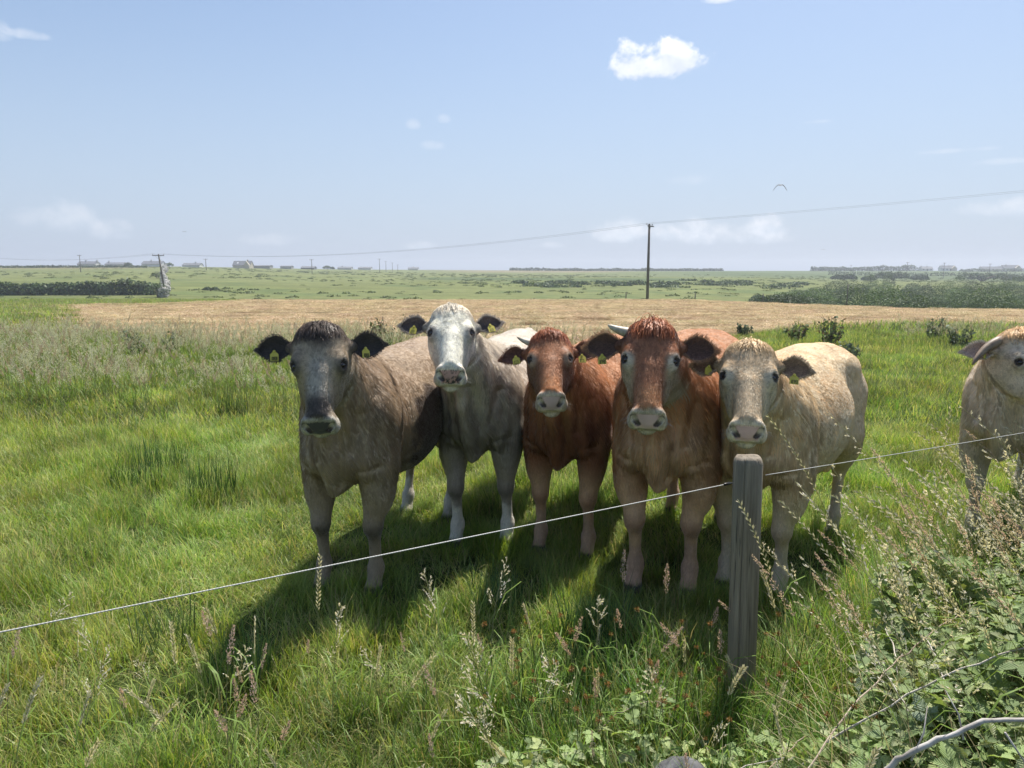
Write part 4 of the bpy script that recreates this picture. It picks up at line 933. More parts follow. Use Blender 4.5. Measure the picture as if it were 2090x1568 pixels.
# --- hedge along the left, with bare bank showing ---
def hedge(px0, px1, r0, r1, h, label, pal=SCRUB, n=5000, size=.28, seed=1, dep=1.6):
    rng = np.random.default_rng(seed); t = rng.random(n); A, B = gpos(px0, r0), gpos(px1, r1); mid = (A + B) / 2; xy = A[None, :2] + (B - A)[None, :2] * t[:, None]
    L = np.linalg.norm((B - A)[:2]); q = rng.normal(0, 1, (n, 2)); q /= np.linalg.norm(q, axis=1)[:, None]; q *= (.6 + .4 * rng.random(n))[:, None]
    hh = h * (.65 + .7 * fbm(np.stack([t * L, t * 0], 1), .18, 3, seed)); nrm = np.array([-(B - A)[1], (B - A)[0]]) / L
    xy = xy + nrm * (q[:, :1] * dep); z = terrain(xy[:, 0], xy[:, 1]) + np.abs(q[:, 1]) * hh
    P = np.column_stack([xy, z]) - mid; d = np.column_stack([nrm[0] * q[:, 0], nrm[1] * q[:, 0], np.abs(q[:, 1])])
    V, Fq, C = leaf_quads(rng, P, d, size, pal, seed); root = empty('hedge', mid)
    np_mesh('foliage', V, Fq, LEAF, root, cols={'tint': C}, smooth=False)
    m = max(4, min(12, int(L / 6)))
    for i in range(m):
        mb = MB()
        p = A[:2] + (B - A)[:2] * (i + .5) / m; z0 = float(terrain(p[:1], p[1:])[0]); b = np.array([p[0], p[1], z0]) - mid; mb.tube([b - [0, 0, .2], b + [.1, 0, h * .3], b + [.3 * (-1) ** i, .1, h * .6]], [.09, .07, .03], 5); mb.build('stem', STEMM, root)
    tag(root, label, 'hedge'); return root
hedge(-260, 322, 133, 136, 2.4, 'long dark hedge across the left field, ending at the stone wall', n=9000, size=.30, seed=4)
hedge(-200, 300, 392, 402, 1.2, 'thin dark hedge line below the skyline cottages at far left', n=2600, size=.5, seed=6, dep=1.2)
hedge(1040, 1475, 680, 686, 2.3, 'dark hedge along the skyline behind the tall pole', n=3600, size=.9, seed=7, dep=3, pal=[(.05, .08, .04), (.06, .09, .045)])
hedge(1655, 1775, 690, 692, 3.8, 'dark skyline hedge nearest the pole, right of centre', n=1500, size=.8, seed=8, dep=3)
hedge(1770, 1870, 680, 690, 4.6, 'dark skyline hedge with a small pole rising behind it', n=1500, size=.7, seed=9, dep=3)
hedge(1960, 2200, 640, 645, 2.4, 'dark hedge in front of the grey roofed houses at far right', n=2000, size=.6, seed=10, dep=2)
hedge(1690, 2300, 480, 490, 2.4, 'low hedge crossing the slope between the scrub and the far houses', n=3000, size=.5, seed=12, dep=2)
# --- separate bushes on the right slope ---
for px, r, w_, h_, lb in ((1722, 330, 42, 13, 'low dark bush above the scrub, left end of the bush row'), (1772, 335, 26, 10, 'small dark bush beside the rounded bush in the row'),
                          (1822, 350, 62, 18, 'broad rounded dark bush in the row above the scrub'), (1879, 350, 26, 12, 'small round bush standing alone right of the broad rounded bush'),
                          (2005, 350, 100, 18, 'long grey green bush bank above the scrub at the right edge'), (2082, 345, 50, 14, 'grey green bush cut by the right edge above the scrub')):
    shrub(px, r, w_ * r / FPX, h_ * r / FPX, lb, 'bushes above the scrub', n=1500, size=.40, seed=3)
for px, r, w_, h_, lb in ((1553, 118, 3.2, 1.1, 'small dark bush alone in the green field right of the tall pole'), (1549, 132, 1.6, .9, 'smallest dark bush just above another in the green field'), (430, 150, 2.5, .9, 'small dark weedy bush just right of the stone wall'),
                          (322, 128, 3.2, 2.6, 'dark bush at the foot of the stone wall')):
    shrub(px, r, w_, h_, lb, 'small bushes in the far field', n=420, size=.16, seed=5)
# --- scrub in the hollow: one mass nobody could count ---
rng = np.random.default_rng(77); V, Fq, C = [], [], []; o = 0
for i in range(150):
    px = 1575 + 640 * rng.random(); r = 84 + 150 * rng.random() ** 1.1 * min(1, (px - 1540) / 260 + .12)
    p = gpos(px, r); w_ = 2.2 + 3.2 * rng.random(); h_ = (.9 + 3.8 * rng.random() ** 1.8) * min(1, .35 + (px - 1560) / 350)
    tone = .55 + .85 * rng.random() ** 1.2; pal = np.array(SCRUB) * tone * (np.array([1.25, 1.3, 1.0]) if rng.random() < .35 else 1.)
    v, f, c = leafy(rng, p + [0, 0, h_ * .2], (w_, w_ * .8, h_), 1500, .105, pal, i); V.append(v); Fq.append(f + o); C.append(c); o += len(v)
tag(np_mesh('scrub', np.concatenate(V), np.concatenate(Fq), LEAF, cols={'tint': np.concatenate(C)}, smooth=False), kind='stuff')
V, Fq, C = [], [], []; o = 0
for i in range(46):
    px = 1060 + 330 * rng.random() if i < 30 else 1380 + 260 * rng.random(); r = (180 + 45 * rng.random()) if i < 30 else 190 + 60 * rng.random(); p = gpos(px, r)
    v, f, c = leafy(rng, p, (2.5 + 3 * rng.random(), 1.5, .5 + .6 * rng.random()), 130, .35, SCRUB, i); V.append(v); Fq.append(f + o); C.append(c); o += len(v)
tag(np_mesh('rough_vegetation', np.concatenate(V), np.concatenate(Fq), LEAF, cols={'tint': np.concatenate(C)}, smooth=False), kind='stuff')
rngt = np.random.default_rng(15); tus = [leafy(rngt, (0, 0, 0), (.8 + .5 * rngt.random(), .6, .28), 60, .13, [(.10, .13, .045), (.12, .16, .055)], k) for k in range(5)]
xt, yt, rt = spread(118, 430, .020, .8, 44); kt = fbm(np.stack([xt * .4, yt], -1), .03, 3, 4) > .44; xt, yt = xt[kt], yt[kt]
scatter('rough_tussocks', [(v, f, np.zeros((0, 3), int), c, None) for v, f, c in tus], np.stack([xt, yt, terrain(xt, yt)], 1), rt.random(len(xt)) * 6, .5 + 1.0 * rt.random(len(xt)), LEAF)
# --- dry stone wall running away up the hill ---
STONE = speckled('stone', (.26, .25, .23), (.52, .50, .46), 2.5, .9, .4, dist=.05)
rng = np.random.default_rng(9); mb = MB(); A, B = gpos(333, 127), gpos(337, 440)
def stone(mb, c, s, rng, m=0):
    k = 8; V = []
    for i, zz in enumerate((-.5, -.15, .25, .5)):
        rr = (.75, 1., .95, .55)[i]
        for j in range(k): a = 2 * pi * j / k + .2 * i; q = rr * (.85 + .3 * rng.random()); V.append((c[0] + cos(a) * s[0] * q * .5, c[1] + sin(a) * s[1] * q * .5, c[2] + zz * s[2]))
    mb.add(V, [(i * k + j, i * k + (j + 1) % k, (i + 1) * k + (j + 1) % k, (i + 1) * k + j) for i in range(3) for j in range(k)] + [tuple(range(k))[::-1], tuple(3 * k + j for j in range(k))], m)
for i in range(900):
    t = rng.random() ** 1.7; p = A + (B - A) * t; p[2] = float(terrain(p[:1], p[1:2])[0]); lv = rng.random()
    stone(mb, p + [rng.normal(0, .38) * (1.1 - .5 * lv) + .5 * sin(t * 14), 0, 1.5 * lv], (.55 + .4 * rng.random(), .6, .35 + .2 * rng.random()), rng)
wl = mb.build('stone_wall', STONE); tag(wl, 'pale dry stone wall running away uphill behind the leaning pole', 'stone wall')
for j, (t, lb) in enumerate(((.05, 'ivy dark bush on the near end of the stone wall'), (.28, 'dark bush growing against the middle of the stone wall'))):
    p = A + (B - A) * t; shrub(324 - 4 * j, p[1], 2.4, 1.9, lb, 'bushes along the stone wall', n=350, size=.16, seed=20 + j)
# --- utility poles and lines ---
TIMBER = speckled('pole_timber', (.10, .085, .07), (.19, .17, .145), 3, .85, .3, (8, 8, 1), .01); METAL = plain('grey_metal', (.35, .35, .36), .5, Metallic=.6); PORC = plain('insulator_grey', (.30, .27, .25), .35)
def ridge(px): return 450 + 250 * float(sstep(np.array(px, float), 350, 1100))
def pole(px, r, py_top, label, arm=.75, rad=.13, lean=0., group=None, yaw=None, name='utility_pole'):
    p = gpos(px, r); top = zpix(py_top, p[0], p[1]); H_ = top - p[2]; root = empty(name, p); lx = lean * H_
    mb = MB(); mb.tube([(0, 0, -.5), (lx * .5, 0, H_ * .5), (lx, 0, H_ - .05)], [rad * 1.15, rad, rad * .78], 10); mb.build('pole', TIMBER, root, True)
    d = np.array([cos(yaw or 0), sin(yaw or 0), 0]); zt = H_ - .32; ends = []
    if arm:
        mb = MB(); M = Matrix.Translation((lx, 0, zt)) @ Matrix.Rotation(yaw or 0, 4, 'Z'); mb.box((-arm, -.06 - rad, -.06), (arm, .03 - rad, .06), M=M); ca = mb.build('crossarm', TIMBER, root)
        mb = MB()
        for q in (-1, 1): mb.tube([np.array((lx, -rad, zt - .55)), np.array((lx, -rad, zt)) + d * q * arm * .55], [.02, .02], 4)
        mb.build('brace', METAL, ca)
        for q in (-1, 1):
            b = np.array((lx, -rad, zt + .06)) + d * q * arm * .93; mb = MB(); mb.tube([b, b + [0, 0, .07], b + [0, 0, .10], b + [0, 0, .20], b + [0, 0, .24]], [.02, .02, .06, .05, .02], 8); mb.build('insulator', PORC, root, True); ends.append(p + b + [0, 0, .24])
    tag(root, label, 'utility pole', group); return ends, p
LINE_YAW = math.atan2(139 - 85, -(15.5 + 65.8)) + pi / 2
e2, pc = pole(1321, 85, 456, 'tall timber utility pole with crossarm, standing at the far edge of the straw', .80, .15, 0, 'utility poles', LINE_YAW - pi)
e1, pl = pole(338, 131, 518, 'leaning timber utility pole in front of the stone wall', 1.0, .14, -.10, 'utility poles', .1)
for px, r, pt, lb in ((165, 300, 520, 'leftmost small pole on the skyline, before a cottage'), (421, 330, 528, 'skyline pole between the low cottage and the big gabled house'), (637, 330, 529, 'skyline pole right of the dark shed'),
                      (775, 420, 528, 'tallest of the four close skyline poles above the white faced cow'), (788, 480, 533, 'second of the four close skyline poles'), (801, 520, 536, 'third of the four close skyline poles'), (812, 540, 540, 'lowest of the four close skyline poles'),
                      (1736, 520, 541, 'faint pole over the skyline hedge, right of centre'), (1801, 520, 540, 'faint small pole left of the clearer crossarm pole on the right skyline'), (1850, 430, 535, 'crossarm pole above the hedge on the right skyline'),
                      (1925, 420, 536, 'skyline pole beside the white gabled house'), (2018, 430, 538, 'skyline pole above the grey roofed farmhouse at far right')):
    pole(px, min(r, ridge(px) - 20), pt, lb, .9 if r < 450 else .7, .14, 0, 'utility poles', 0)
P3 = np.array(e2) + np.array([[83, -53, 4.6]] * 2)
def sagline(a, b, sag, n=40): t = np.linspace(0, 1, n)[:, None]; return a + (b - a) * t - np.array([0, 0, 1.]) * (4 * sag * t * (1 - t))
LINE = plain('line_metal', (.10, .10, .11), .6)
for k, nm in ((0, 'lower'), (1, 'upper')):
    mb = MB(); a = sorted([e1[0], e1[1]], key=lambda q: q[1])[k]; b = sorted([e2[0], e2[1]], key=lambda q: q[1])[k]; c = b + np.array([83, -53, 6.6])
    mb.tube(sagline(a, b, 1.7), .009, 4); mb.tube(sagline(b, c, .8), .007, 4); z0 = a + np.array([-70, 55, .6]); mb.tube(sagline(z0, a, 1.0, 20), .009, 4)
    o_ = mb.build('power_line', LINE); tag(o_, 'thin power line strung between the poles across the sky', 'power line', 'power lines')
# --- houses on the skyline ---
WALLW = speckled('render_white', (.66, .66, .64), (.78, .77, .74), 1.2, .9, .05); WALLB = speckled('render_buff', (.50, .44, .34), (.60, .53, .42), 1.2, .9, .05); SLATE = speckled('slate', (.10, .11, .125), (.17, .18, .20), 3, .7, .2, (1, 1, 3))
WIN = plain('window_glass', (.03, .035, .045), .15); FRAME = plain('frame_white', (.7, .7, .7), .5); DOORM = plain('door_dark', (.08, .06, .05), .5)
def house(px0, px1, r, py_top, label, storeys=1, wall=None, gable=False, chim=(.15,), deep=6., dormer=0, group='houses on the skyline', rise=None, rooflights=0, roofm=None):
    r = ridge((px0 + px1) / 2) - 14
    pa, pb = gpos(px0, r), gpos(px1, r); c = (pa + pb) / 2; W = (pb - pa)[0]; c[2] = min(pa[2], pb[2]) ; H_ = max(2.2, zpix(py_top, c[0], c[1]) - c[2]); rise_ = rise or min(.5 * H_, 2.6); hw = H_ - rise_; wall = wall or WALLW; roofm = roofm or SLATE
    root = empty('house', c); mb = MB(); mb.box((-W/2, 0, -1.), (W/2, deep, hw))
    mb.add([(-W/2, 0, hw), (-W/2, deep, hw), (-W/2, deep/2, H_ - .05), (W/2, 0, hw), (W/2, deep, hw), (W/2, deep/2, H_ - .05)], [(0, 2, 1), (3, 4, 5)]); mb.build('wall', wall, root)
    mb = MB(); e = .25; k = rise_ / (deep / 2)
    for s_ in (0, 1):
        y0, y1 = (-e, deep / 2) if s_ == 0 else (deep + e, deep / 2); z0, z1 = hw - e * k, H_
        V = [(-W/2 - .2, y0, z0 + .02), (W/2 + .2, y0, z0 + .02), (W/2 + .2, y1, z1 + .02), (-W/2 - .2, y1, z1 + .02)]; V2 = [(x, y, z + .14) for x, y, z in V]
        mb.add(V + V2, [(0, 1, 2, 3), (7, 6, 5, 4), (0, 4, 5, 1), (1, 5, 6, 2), (2, 6, 7, 3), (3, 7, 4, 0)])
    rf = mb.build('roof', roofm, root)
    for cx in chim:
        mb = MB(); x = -W / 2 + W * cx; mb.box((x - .4, deep/2 - .35, H_ - .4), (x + .4, deep/2 + .35, H_ + .75)); mb.box((x - .46, deep/2 - .41, H_ + .753), (x + .46, deep/2 + .41, H_ + .87)); mb.build('chimney', wall, rf)
    n = max(2, int(W / 3))
    for s_ in range(storeys):
        for i in range(n):
            x = -W/2 + (i + .5) * W / n; z = .9 + s_ * 2.6
            if z + 1.0 > hw: continue
            if i == n // 2 and s_ == 0:
                mb = MB(); mb.box((x - .45, -.05, 0), (x + .45, .02, 2.0)); mb.build('door', DOORM, root); continue
            mb = MB(); mb.box((x - .5, -.04, z), (x + .5, .01, z + 1.0)); wn = mb.build('window', WIN, root)
            mb = MB(); mb.box((x - .6, -.09, z - .1), (x + .6, .0, z)); mb.build('sill', FRAME, wn)
    for i in range(rooflights):
        x = -W/2 + W * (.25 + .3 * i); mb = MB(); yy = deep * .18; zz = hw + yy * k; mb.add([(x - .5, yy, zz + .2), (x + .5, yy, zz + .2), (x + .5, yy + .9, zz + .9 * k + .2), (x - .5, yy + .9, zz + .9 * k + .2)], [(0, 1, 2, 3)]); mb.build('rooflight', FRAME, rf)
    if gable:                                                       # front facing gable wing at the right end
        gw = W * .34; x1 = W / 2; x0 = x1 - gw; mb = MB(); mb.box((x0, -1.6, -1.), (x1 - .01, -.001, hw)); mb.add([(x0, -1.6, hw), (x1 - .01, -1.6, hw), ((x0 + x1) / 2, -1.6, H_ - .1), (x0, -.002, hw), (x1 - .01, -.002, hw), ((x0 + x1) / 2, -.002, H_ - .1)], [(0, 1, 2), (3, 5, 4), (0, 2, 5, 3), (1, 4, 5, 2)]); mb.build('gable_wing', WALLB, root)
    tag(root, label, 'house', group); return root
house(158, 194, 415, 534, 'low grey cottage with a white end, leftmost on the skyline', chim=(.35, .98))
house(214, 252, 425, 537, 'long low grey roofed cottage, second from the left on the skyline', chim=(.1,))
house(289, 329, 410, 533.5, 'dark roofed cottage with two chimneys just left of the leaning pole', chim=(.4, .85))
house(372, 407, 405, 537.5, 'low cottage with white end right of the stone wall', chim=(.68,))
house(475, 511, 360, 533, 'tall buff gabled two storey house standing highest on the skyline', 2, WALLB, True, (.78,), rise=2.6, rooflights=1)
house(516, 551, 380, 545.5, 'long very low dark shed beside the buff gabled house', chim=(), rise=.5, wall=STONE)
house(572, 594, 385, 548, 'very low grey shed between the long dark shed and the pitched shed', chim=(), rise=.5, wall=STONE)
house(614, 641, 385, 544.5, 'dark pitched roof shed left of a skyline pole', chim=(), deep=7, wall=SLATE)
house(689, 717, 430, 547.5, 'long white low building left of the four close poles', chim=(.3,), rise=1.0)
house(731, 757, 440, 547.5, 'white low building next to the four close poles', chim=(), rise=.9)
house(833, 853, 520, 547, 'small roof on the skyline right of the four close poles', chim=(.5,))
house(1881, 1904, 480, 544.5, 'pale low house half behind the hedge on the right skyline', chim=(.1, .6))
house(1922, 1951, 470, 542.5, 'white gabled house on the right skyline', 1, None, True, (.15, .6))
house(2004, 2046, 450, 544.5, 'long grey roofed farmhouse at the far right skyline', chim=(.9,), rise=2.4)
house(2048, 2082, 455, 541.5, 'taller grey house joined on the right of the long farmhouse', 1, None, True, (.25,), rise=2.6)
# --- small round trees by the skyline houses ---
for px, r, w_, h_, lb in ((668, 385, 3.6, 2.4, 'small round dark bush on the skyline, left of a smaller one'), (679, 388, 2.2, 1.6, 'smallest round bush on the skyline'), (260, 415, 3.0, 1.7, 'dark bush at the end of the second cottage'), (345, 405, 3.4, 1.8, 'rounded dark bush on the skyline beside the stone wall top')):
    shrub(px, ridge(px) - 12, w_ * 1.15, h_ * 1.3, lb, 'small bushes on the skyline', n=300, size=.4, seed=8)
# --- old fence posts beyond the straw ---
for px, r, h_, lb in ((1277, 78, 1.0, 'short far fence post left of the tall pole foot'), (1418, 76, .9, 'short far fence post right of the tall pole foot'), (1556, 74, 1.1, 'short far fence post below the small bush'), (1727, 70, 2.4, 'thin tall post standing in front of the scrub')):
    p = gpos(px, r); mb = MB(); mb.tube([(0, 0, -.3), (.02, 0, h_ * .6), (.03, 0, h_)], [.06, .055, .05], 7); o_ = mb.build('far_post', TIMBER, None, True, p); tag(o_, lb, 'fence post', 'far fence posts')
# --- birds ---
FEATH = plain('feather', (.16, .15, .15), .8); FEATW = plain('pale_feather', (.55, .55, .55), .8)
def bird(px, py, D, span, label, lift=.3, white=False):
    p = at(px, py, D); s_ = span / 2; root = empty('bird', p); mb = MB()
    mb.tube([(0, -.30 * s_, 0), (0, -.22 * s_, .01), (0, -.05 * s_, 0), (0, .2 * s_, -.01), (0, .42 * s_, 0)], [.01 * s_, .055 * s_, .085 * s_, .05 * s_, .015 * s_], 8); mb.build('body', FEATW if white else FEATH, root, True)
    for q in (-1, 1):
        st = [(0, 0, .16), (.35, lift * .05, .17), (.65, -lift * .3, .13), (1.0, -lift, .03)]; V = []
        for (x, z, ch) in st:
            for dy, dz in ((-ch * .8, 0), (0, .055), (ch * 1.1, 0), (0, -.055)): V.append((q * x * s_, (dy + .06 * x) * s_, (z + dz) * s_))
        Fw = [(i*4+j, i*4+(j+1) % 4, (i+1)*4+(j+1) % 4, (i+1)*4+j) for i in range(3) for j in range(4)] + [(0, 1, 2, 3), (12, 13, 14, 15)]
        mb = MB(); mb.add(V, Fw); mb.build('wing', FEATH, root)
    tag(root, label, 'bird', 'birds in flight')
bird(1593, 378, 52, .95, 'gull with arched wings gliding above the tall pole', .75, True)
bird(376, 473, 60, .34, 'small dark bird flying at left above the leaning pole', .1)
bird(1680, 509, 160, .8, 'tiny pale distant bird low over the right fields', .3, True)
# ================= fence =================
m, nt, out = new_mat('weathered_wood'); tc = nn(nt, 'ShaderNodeTexCoord'); ob = tc.outputs['Object']
g1 = noise_n(nt, scaled(nt, ob, (60, 60, 2.2)), 1.5, 6, .65, .3); g2 = noise_n(nt, scaled(nt, ob, (9, 9, 2)), 1, 4, .6); g3 = noise_n(nt, scaled(nt, ob, (130, 130, 5)), 1, 3, .6)
b = nn(nt, 'ShaderNodeBsdfPrincipled', i_Roughness=.88); col = mixc(nt, ramp(nt, g1, [(.3, 0.), (.7, 1.)]), (.125, .10, .072), (.33, .275, .205)); col = mixc(nt, maprange(nt, g2, .45, .7, 0, .6), col, (.20, .20, .165))
crk = ramp(nt, g3, [(.30, 1.), (.37, 0.)]); col = mixc(nt, crk, col, (.04, .037, .033)); lk(nt, col, b.inputs['Base Color'])
bp = nn(nt, 'ShaderNodeBump', i_Strength=.8, i_Distance=.004); lk(nt, math_n(nt, 'SUBTRACT', g1, math_n(nt, 'MULTIPLY', crk, .6)), bp.inputs['Height']); lk(nt, bp.outputs[0], b.inputs['Normal']); lk(nt, b.outputs[0], out.inputs[0]); WOOD = m
PX0 = (1528.5 - 1045) / FPX * 2.6 + .014; PY0 = 2.6 * cos(PITCH) - .10 * 2.6 * sin(PITCH); PTOP = 1.005; PR = .0505
def build_post():
    rings = [(-.35, 1.03), (0, 1.02), (.25, 1.0), (.5, .995), (.75, .99), (PTOP - .022, .985), (PTOP - .008, .90), (PTOP, .80), (PTOP + .002, .4), (PTOP + .002, 0.02)]; n = 110; V = []
    for i, (z, q) in enumerate(rings):
        for j in range(n):
            a = 2 * pi * j / n; rr = PR * q * (1 + .012 * sin(2 * a + z * 2) + .003 * sin(9 * a + z)); crack = max(math.exp(-((a - 4.15 - .04 * sin(z * 9)) / .045) ** 2) * .16, math.exp(-((a - 5.2 - .03 * sin(z * 7)) / .03) ** 2) * .09 * (z > .3)) * (q > .75); rr *= 1 - crack
            V.append((rr * cos(a), rr * sin(a), z + (.002 * sin(3 * a) if q < .95 else 0)))
    F_ = [(i*n+j, i*n+(j+1) % n, (i+1)*n+(j+1) % n, (i+1)*n+j) for i in range(len(rings) - 1) for j in range(n)] + [tuple((len(rings)-1)*n + j for j in range(n))]
    mb = MB(); mb.add(V, F_); o = mb.build('fence_post', WOOD, None, True, (PX0, PY0, 0)); o.rotation_euler = (0, R(-.9), 0); tag(o, 'weathered grey round wooden post holding the wire, in front of the cream cow', 'fence post'); return o
post = build_post()
WIREM, nt, out = new_mat('white_polywire'); tc = nn(nt, 'ShaderNodeTexCoord'); wv = nn(nt, 'ShaderNodeTexWave', i_Scale=60.); wv.bands_direction = 'DIAGONAL'; lk(nt, tc.outputs['Object'], wv.inputs[0]); b = nn(nt, 'ShaderNodeBsdfPrincipled', i_Roughness=.5)
lk(nt, mixc(nt, wv.outputs['Fac'], (.66, .65, .61), (.38, .38, .36)), b.inputs['Base Color']); lk(nt, b.outputs[0], out.inputs[0])
BLACK = plain('black_plastic', (.012, .012, .012), .35)
wz = .888
def wpt(px, py): v = (py - 784) / FPX; D = (CAM_H - wz) / (sin(PITCH) + v * cos(PITCH)); return at(px, py, D)
WL, WR = wpt(0, 1290), wpt(2090, 882); pL = wpt(1495, 986); pR = wpt(1562, 970)
left = WL + (WL - pL) * .9; right = WR + (WR - pR) * 1.2; left[2] = right[2] = wz + .01
def wire_part(a, b, sag, r=.0019):
    t = np.linspace(0, 1, 60)[:, None]; return a + (b - a) * t - np.array([0, 0, 1.]) * 4 * sag * t * (1 - t)
mb = MB(); pts = wire_part(left, pL, .006)
mb.tube(pts, .0017, 6); mb.tube(wire_part(pR, right, .008), .0014, 6)
wob = mb.build('fence_wire', WIREM, None, True); tag(wob, 'white electric fence wire running across in front of the cows', 'wire')
dr = (pL - left) / np.linalg.norm(pL - left); mb = MB(); mb.tube([pL - dr * .045, pL - dr * .040, pL - dr * .012, pL - dr * .010, pL + dr * .012], [.003, .0055, .0055, .0035, .0035], 10); mb.build('insulator', BLACK, wob, True)

# ================= plants near the camera =================
SEEDM = blade_material('seed_head', .35, .02, noise=False)
def stalk(rng, H_, bend, kind, leafy_=2, az=0.):
    """one flowering grass stem from the origin: parts stem, leaves, seed head as (V,F,C)"""
    n = 14; t = np.linspace(0, 1, n); dx = bend * H_ * t ** 2.2; P = np.stack([dx, .02 * H_ * np.sin(t * 4 + az), H_ * t * (1 - .25 * bend * bend * t)], 1)
    ca, sa = cos(az), sin(az); Rz = np.array([[ca, sa, 0], [-sa, ca, 0], [0, 0, 1]]); P = P @ Rz
    stem = MB(); gc_ = {'rye': (.30, .33, .14), 'fog': (.26, .26, .13), 'pan': (.34, .34, .18), 'rush': (.07, .13, .03)}[kind]
    stem.tube(P, np.linspace(.0016, .0008, n) * (1.4 if kind == 'rush' else 1), 4)
    V, F_, C = [], [], []
    def leaflet(p, d, L, w, c, nrm=None):
        d = d / np.linalg.norm(d); s = np.cross(d, rng.normal(0, 1, 3) if nrm is None else nrm); s /= np.linalg.norm(s) + 1e-9; k = len(V) * 4
        V.append([p, p + d * L * .45 + s * w, p + d * L, p + d * L * .45 - s * w]); F_.append([k, k + 1, k + 2, k + 3]); C.append([c] * 4)
    T = np.gradient(P, axis=0); T /= np.linalg.norm(T, axis=1)[:, None]
    def on(u): i = min(int(u * (n - 1)), n - 2); f = u * (n - 1) - i; return P[i] * (1 - f) + P[i + 1] * f, T[i]
    if kind == 'rye':
        m = 26
        for i in range(m):
            u = .70 + .30 * i / m; p, tt = on(u); sd = np.cross(tt, [0, 1, .2]); sd /= np.linalg.norm(sd); q = 1 if i % 2 else -1
            for _ in range(3): leaflet(p, tt + sd * q * .45 + rng.normal(0, .12, 3), .016 + .006 * rng.random(), .0022, np.array((.74, .68, .52)) * (.7 + .5 * rng.random()))
    elif kind == 'fog':
        m = 150
        for i in range(m):
            u = .78 + .22 * rng.random(); p, tt = on(u); wd = .011 * sin(pi * min(1, (u - .76) / .24 * .93 + .05)); off = rng.normal(0, 1, 3); off -= tt * (off @ tt); off /= np.linalg.norm(off)
            leaflet(p + off * wd * rng.random(), tt + off * .5, .008, .0016, np.array((.68, .50, .45)) * (.65 + .6 * rng.random()))
    elif kind == 'pan':
        for i in range(15):
            u = .62 + .38 * i / 15; p, tt = on(u); off = rng.normal(0, 1, 3); off -= tt * (off @ tt); off /= np.linalg.norm(off); L = .075 * (1.05 - (u - .62) / .38) + .012; e = p + (tt * .8 + off * .55) * L
            s = np.cross(e - p, [0, 1, 0]); s = s / (np.linalg.norm(s) + 1e-9) * .0004; k = len(V) * 4; V.append([p - s, p + s, e + s, e - s]); F_.append([k, k + 1, k + 2, k + 3]); C.append([(.4, .36, .22)] * 4)
            for _ in range(9): f = .25 + .75 * rng.random(); leaflet(p + (e - p) * f, (e - p) / L + rng.normal(0, .35, 3), .011, .0020, np.array((.84, .78, .66)) * (.7 + .5 * rng.random()))
    else:
        p, tt = on(.80)
        for _ in range(70): o = rng.normal(0, 1, 3); o /= np.linalg.norm(o); leaflet(p + o * .010 * rng.random() + [.006, 0, 0], o, .006, .0018, np.array((.30, .16, .06)) * (.5 + rng.random()))
    head = (np.array(V).reshape(-1, 3), np.array(F_), np.array(C).reshape(-1, 3))
    LV, LF, LC = [], [], []
    for i in range(leafy_):
        u = .15 + .45 * rng.random(); p, tt = on(u); a = rng.random() * 2 * pi; d = np.array([cos(a), sin(a), 0]); L = .10 + .12 * rng.random(); k = len(LV); pts = [p, p + d * L * .3 + [0, 0, L * .45], p + d * L * .7 + [0, 0, L * .55], p + d * L + [0, 0, L * .35]]; s = np.cross(d, [0, 0, 1]) * .0028
        for q, w_ in zip(pts, (.7, 1, .7, .05)): LV += [q - s * w_, q + s * w_]
        LF += [[k + 2 * j, k + 2 * j + 1, k + 2 * j + 3, k + 2 * j + 2] for j in range(3)]; LC += [np.array((.17, .26, .05))] * 8
    return (np.concatenate(stem.v), [f for f in stem.f], gc_), head, (np.array(LV).reshape(-1, 3), np.array(LF).reshape(-1, 4), np.array(LC).reshape(-1, 3))
def stalk_thing(px, py_tip, r, kind, bend, label, seed, group='tall seeding grasses by the fence', az=0., cat='grass stalk'):
    rng = np.random.default_rng(seed); p = gpos(px, r); p[2] -= .02
    y_ = r; H_ = (zpix(py_tip, p[0], p[1]) - p[2]) / max(.4, (1 - .25 * bend * bend)); az_ = az
    off = np.array([cos(az_), -sin(az_), 0]) * bend * H_; p[:2] -= off[:2]
    (sv, sf, sc_), (hv, hf, hcC), (lv, lf, lc) = stalk(rng, H_, bend, kind, 2 if kind != 'rush' else 0, az_)
    root = empty('grass_stalk', p)
    fq = np.array([f for f in sf if len(f) == 4]); np_mesh('stem', sv, fq, SEEDM, root, cols={'tint': np.tile(np.array(sc_), (len(sv), 1))})
    np_mesh('seed_head', hv, hf, SEEDM, root, cols={'tint': hcC}, smooth=False)
    for q in range(len(lv) // 8): np_mesh('leaf_blade', lv[q * 8:q * 8 + 8], lf[:3], SEEDM, root, cols={'tint': lc[:8]})
    tag(root, label, cat, group); return root
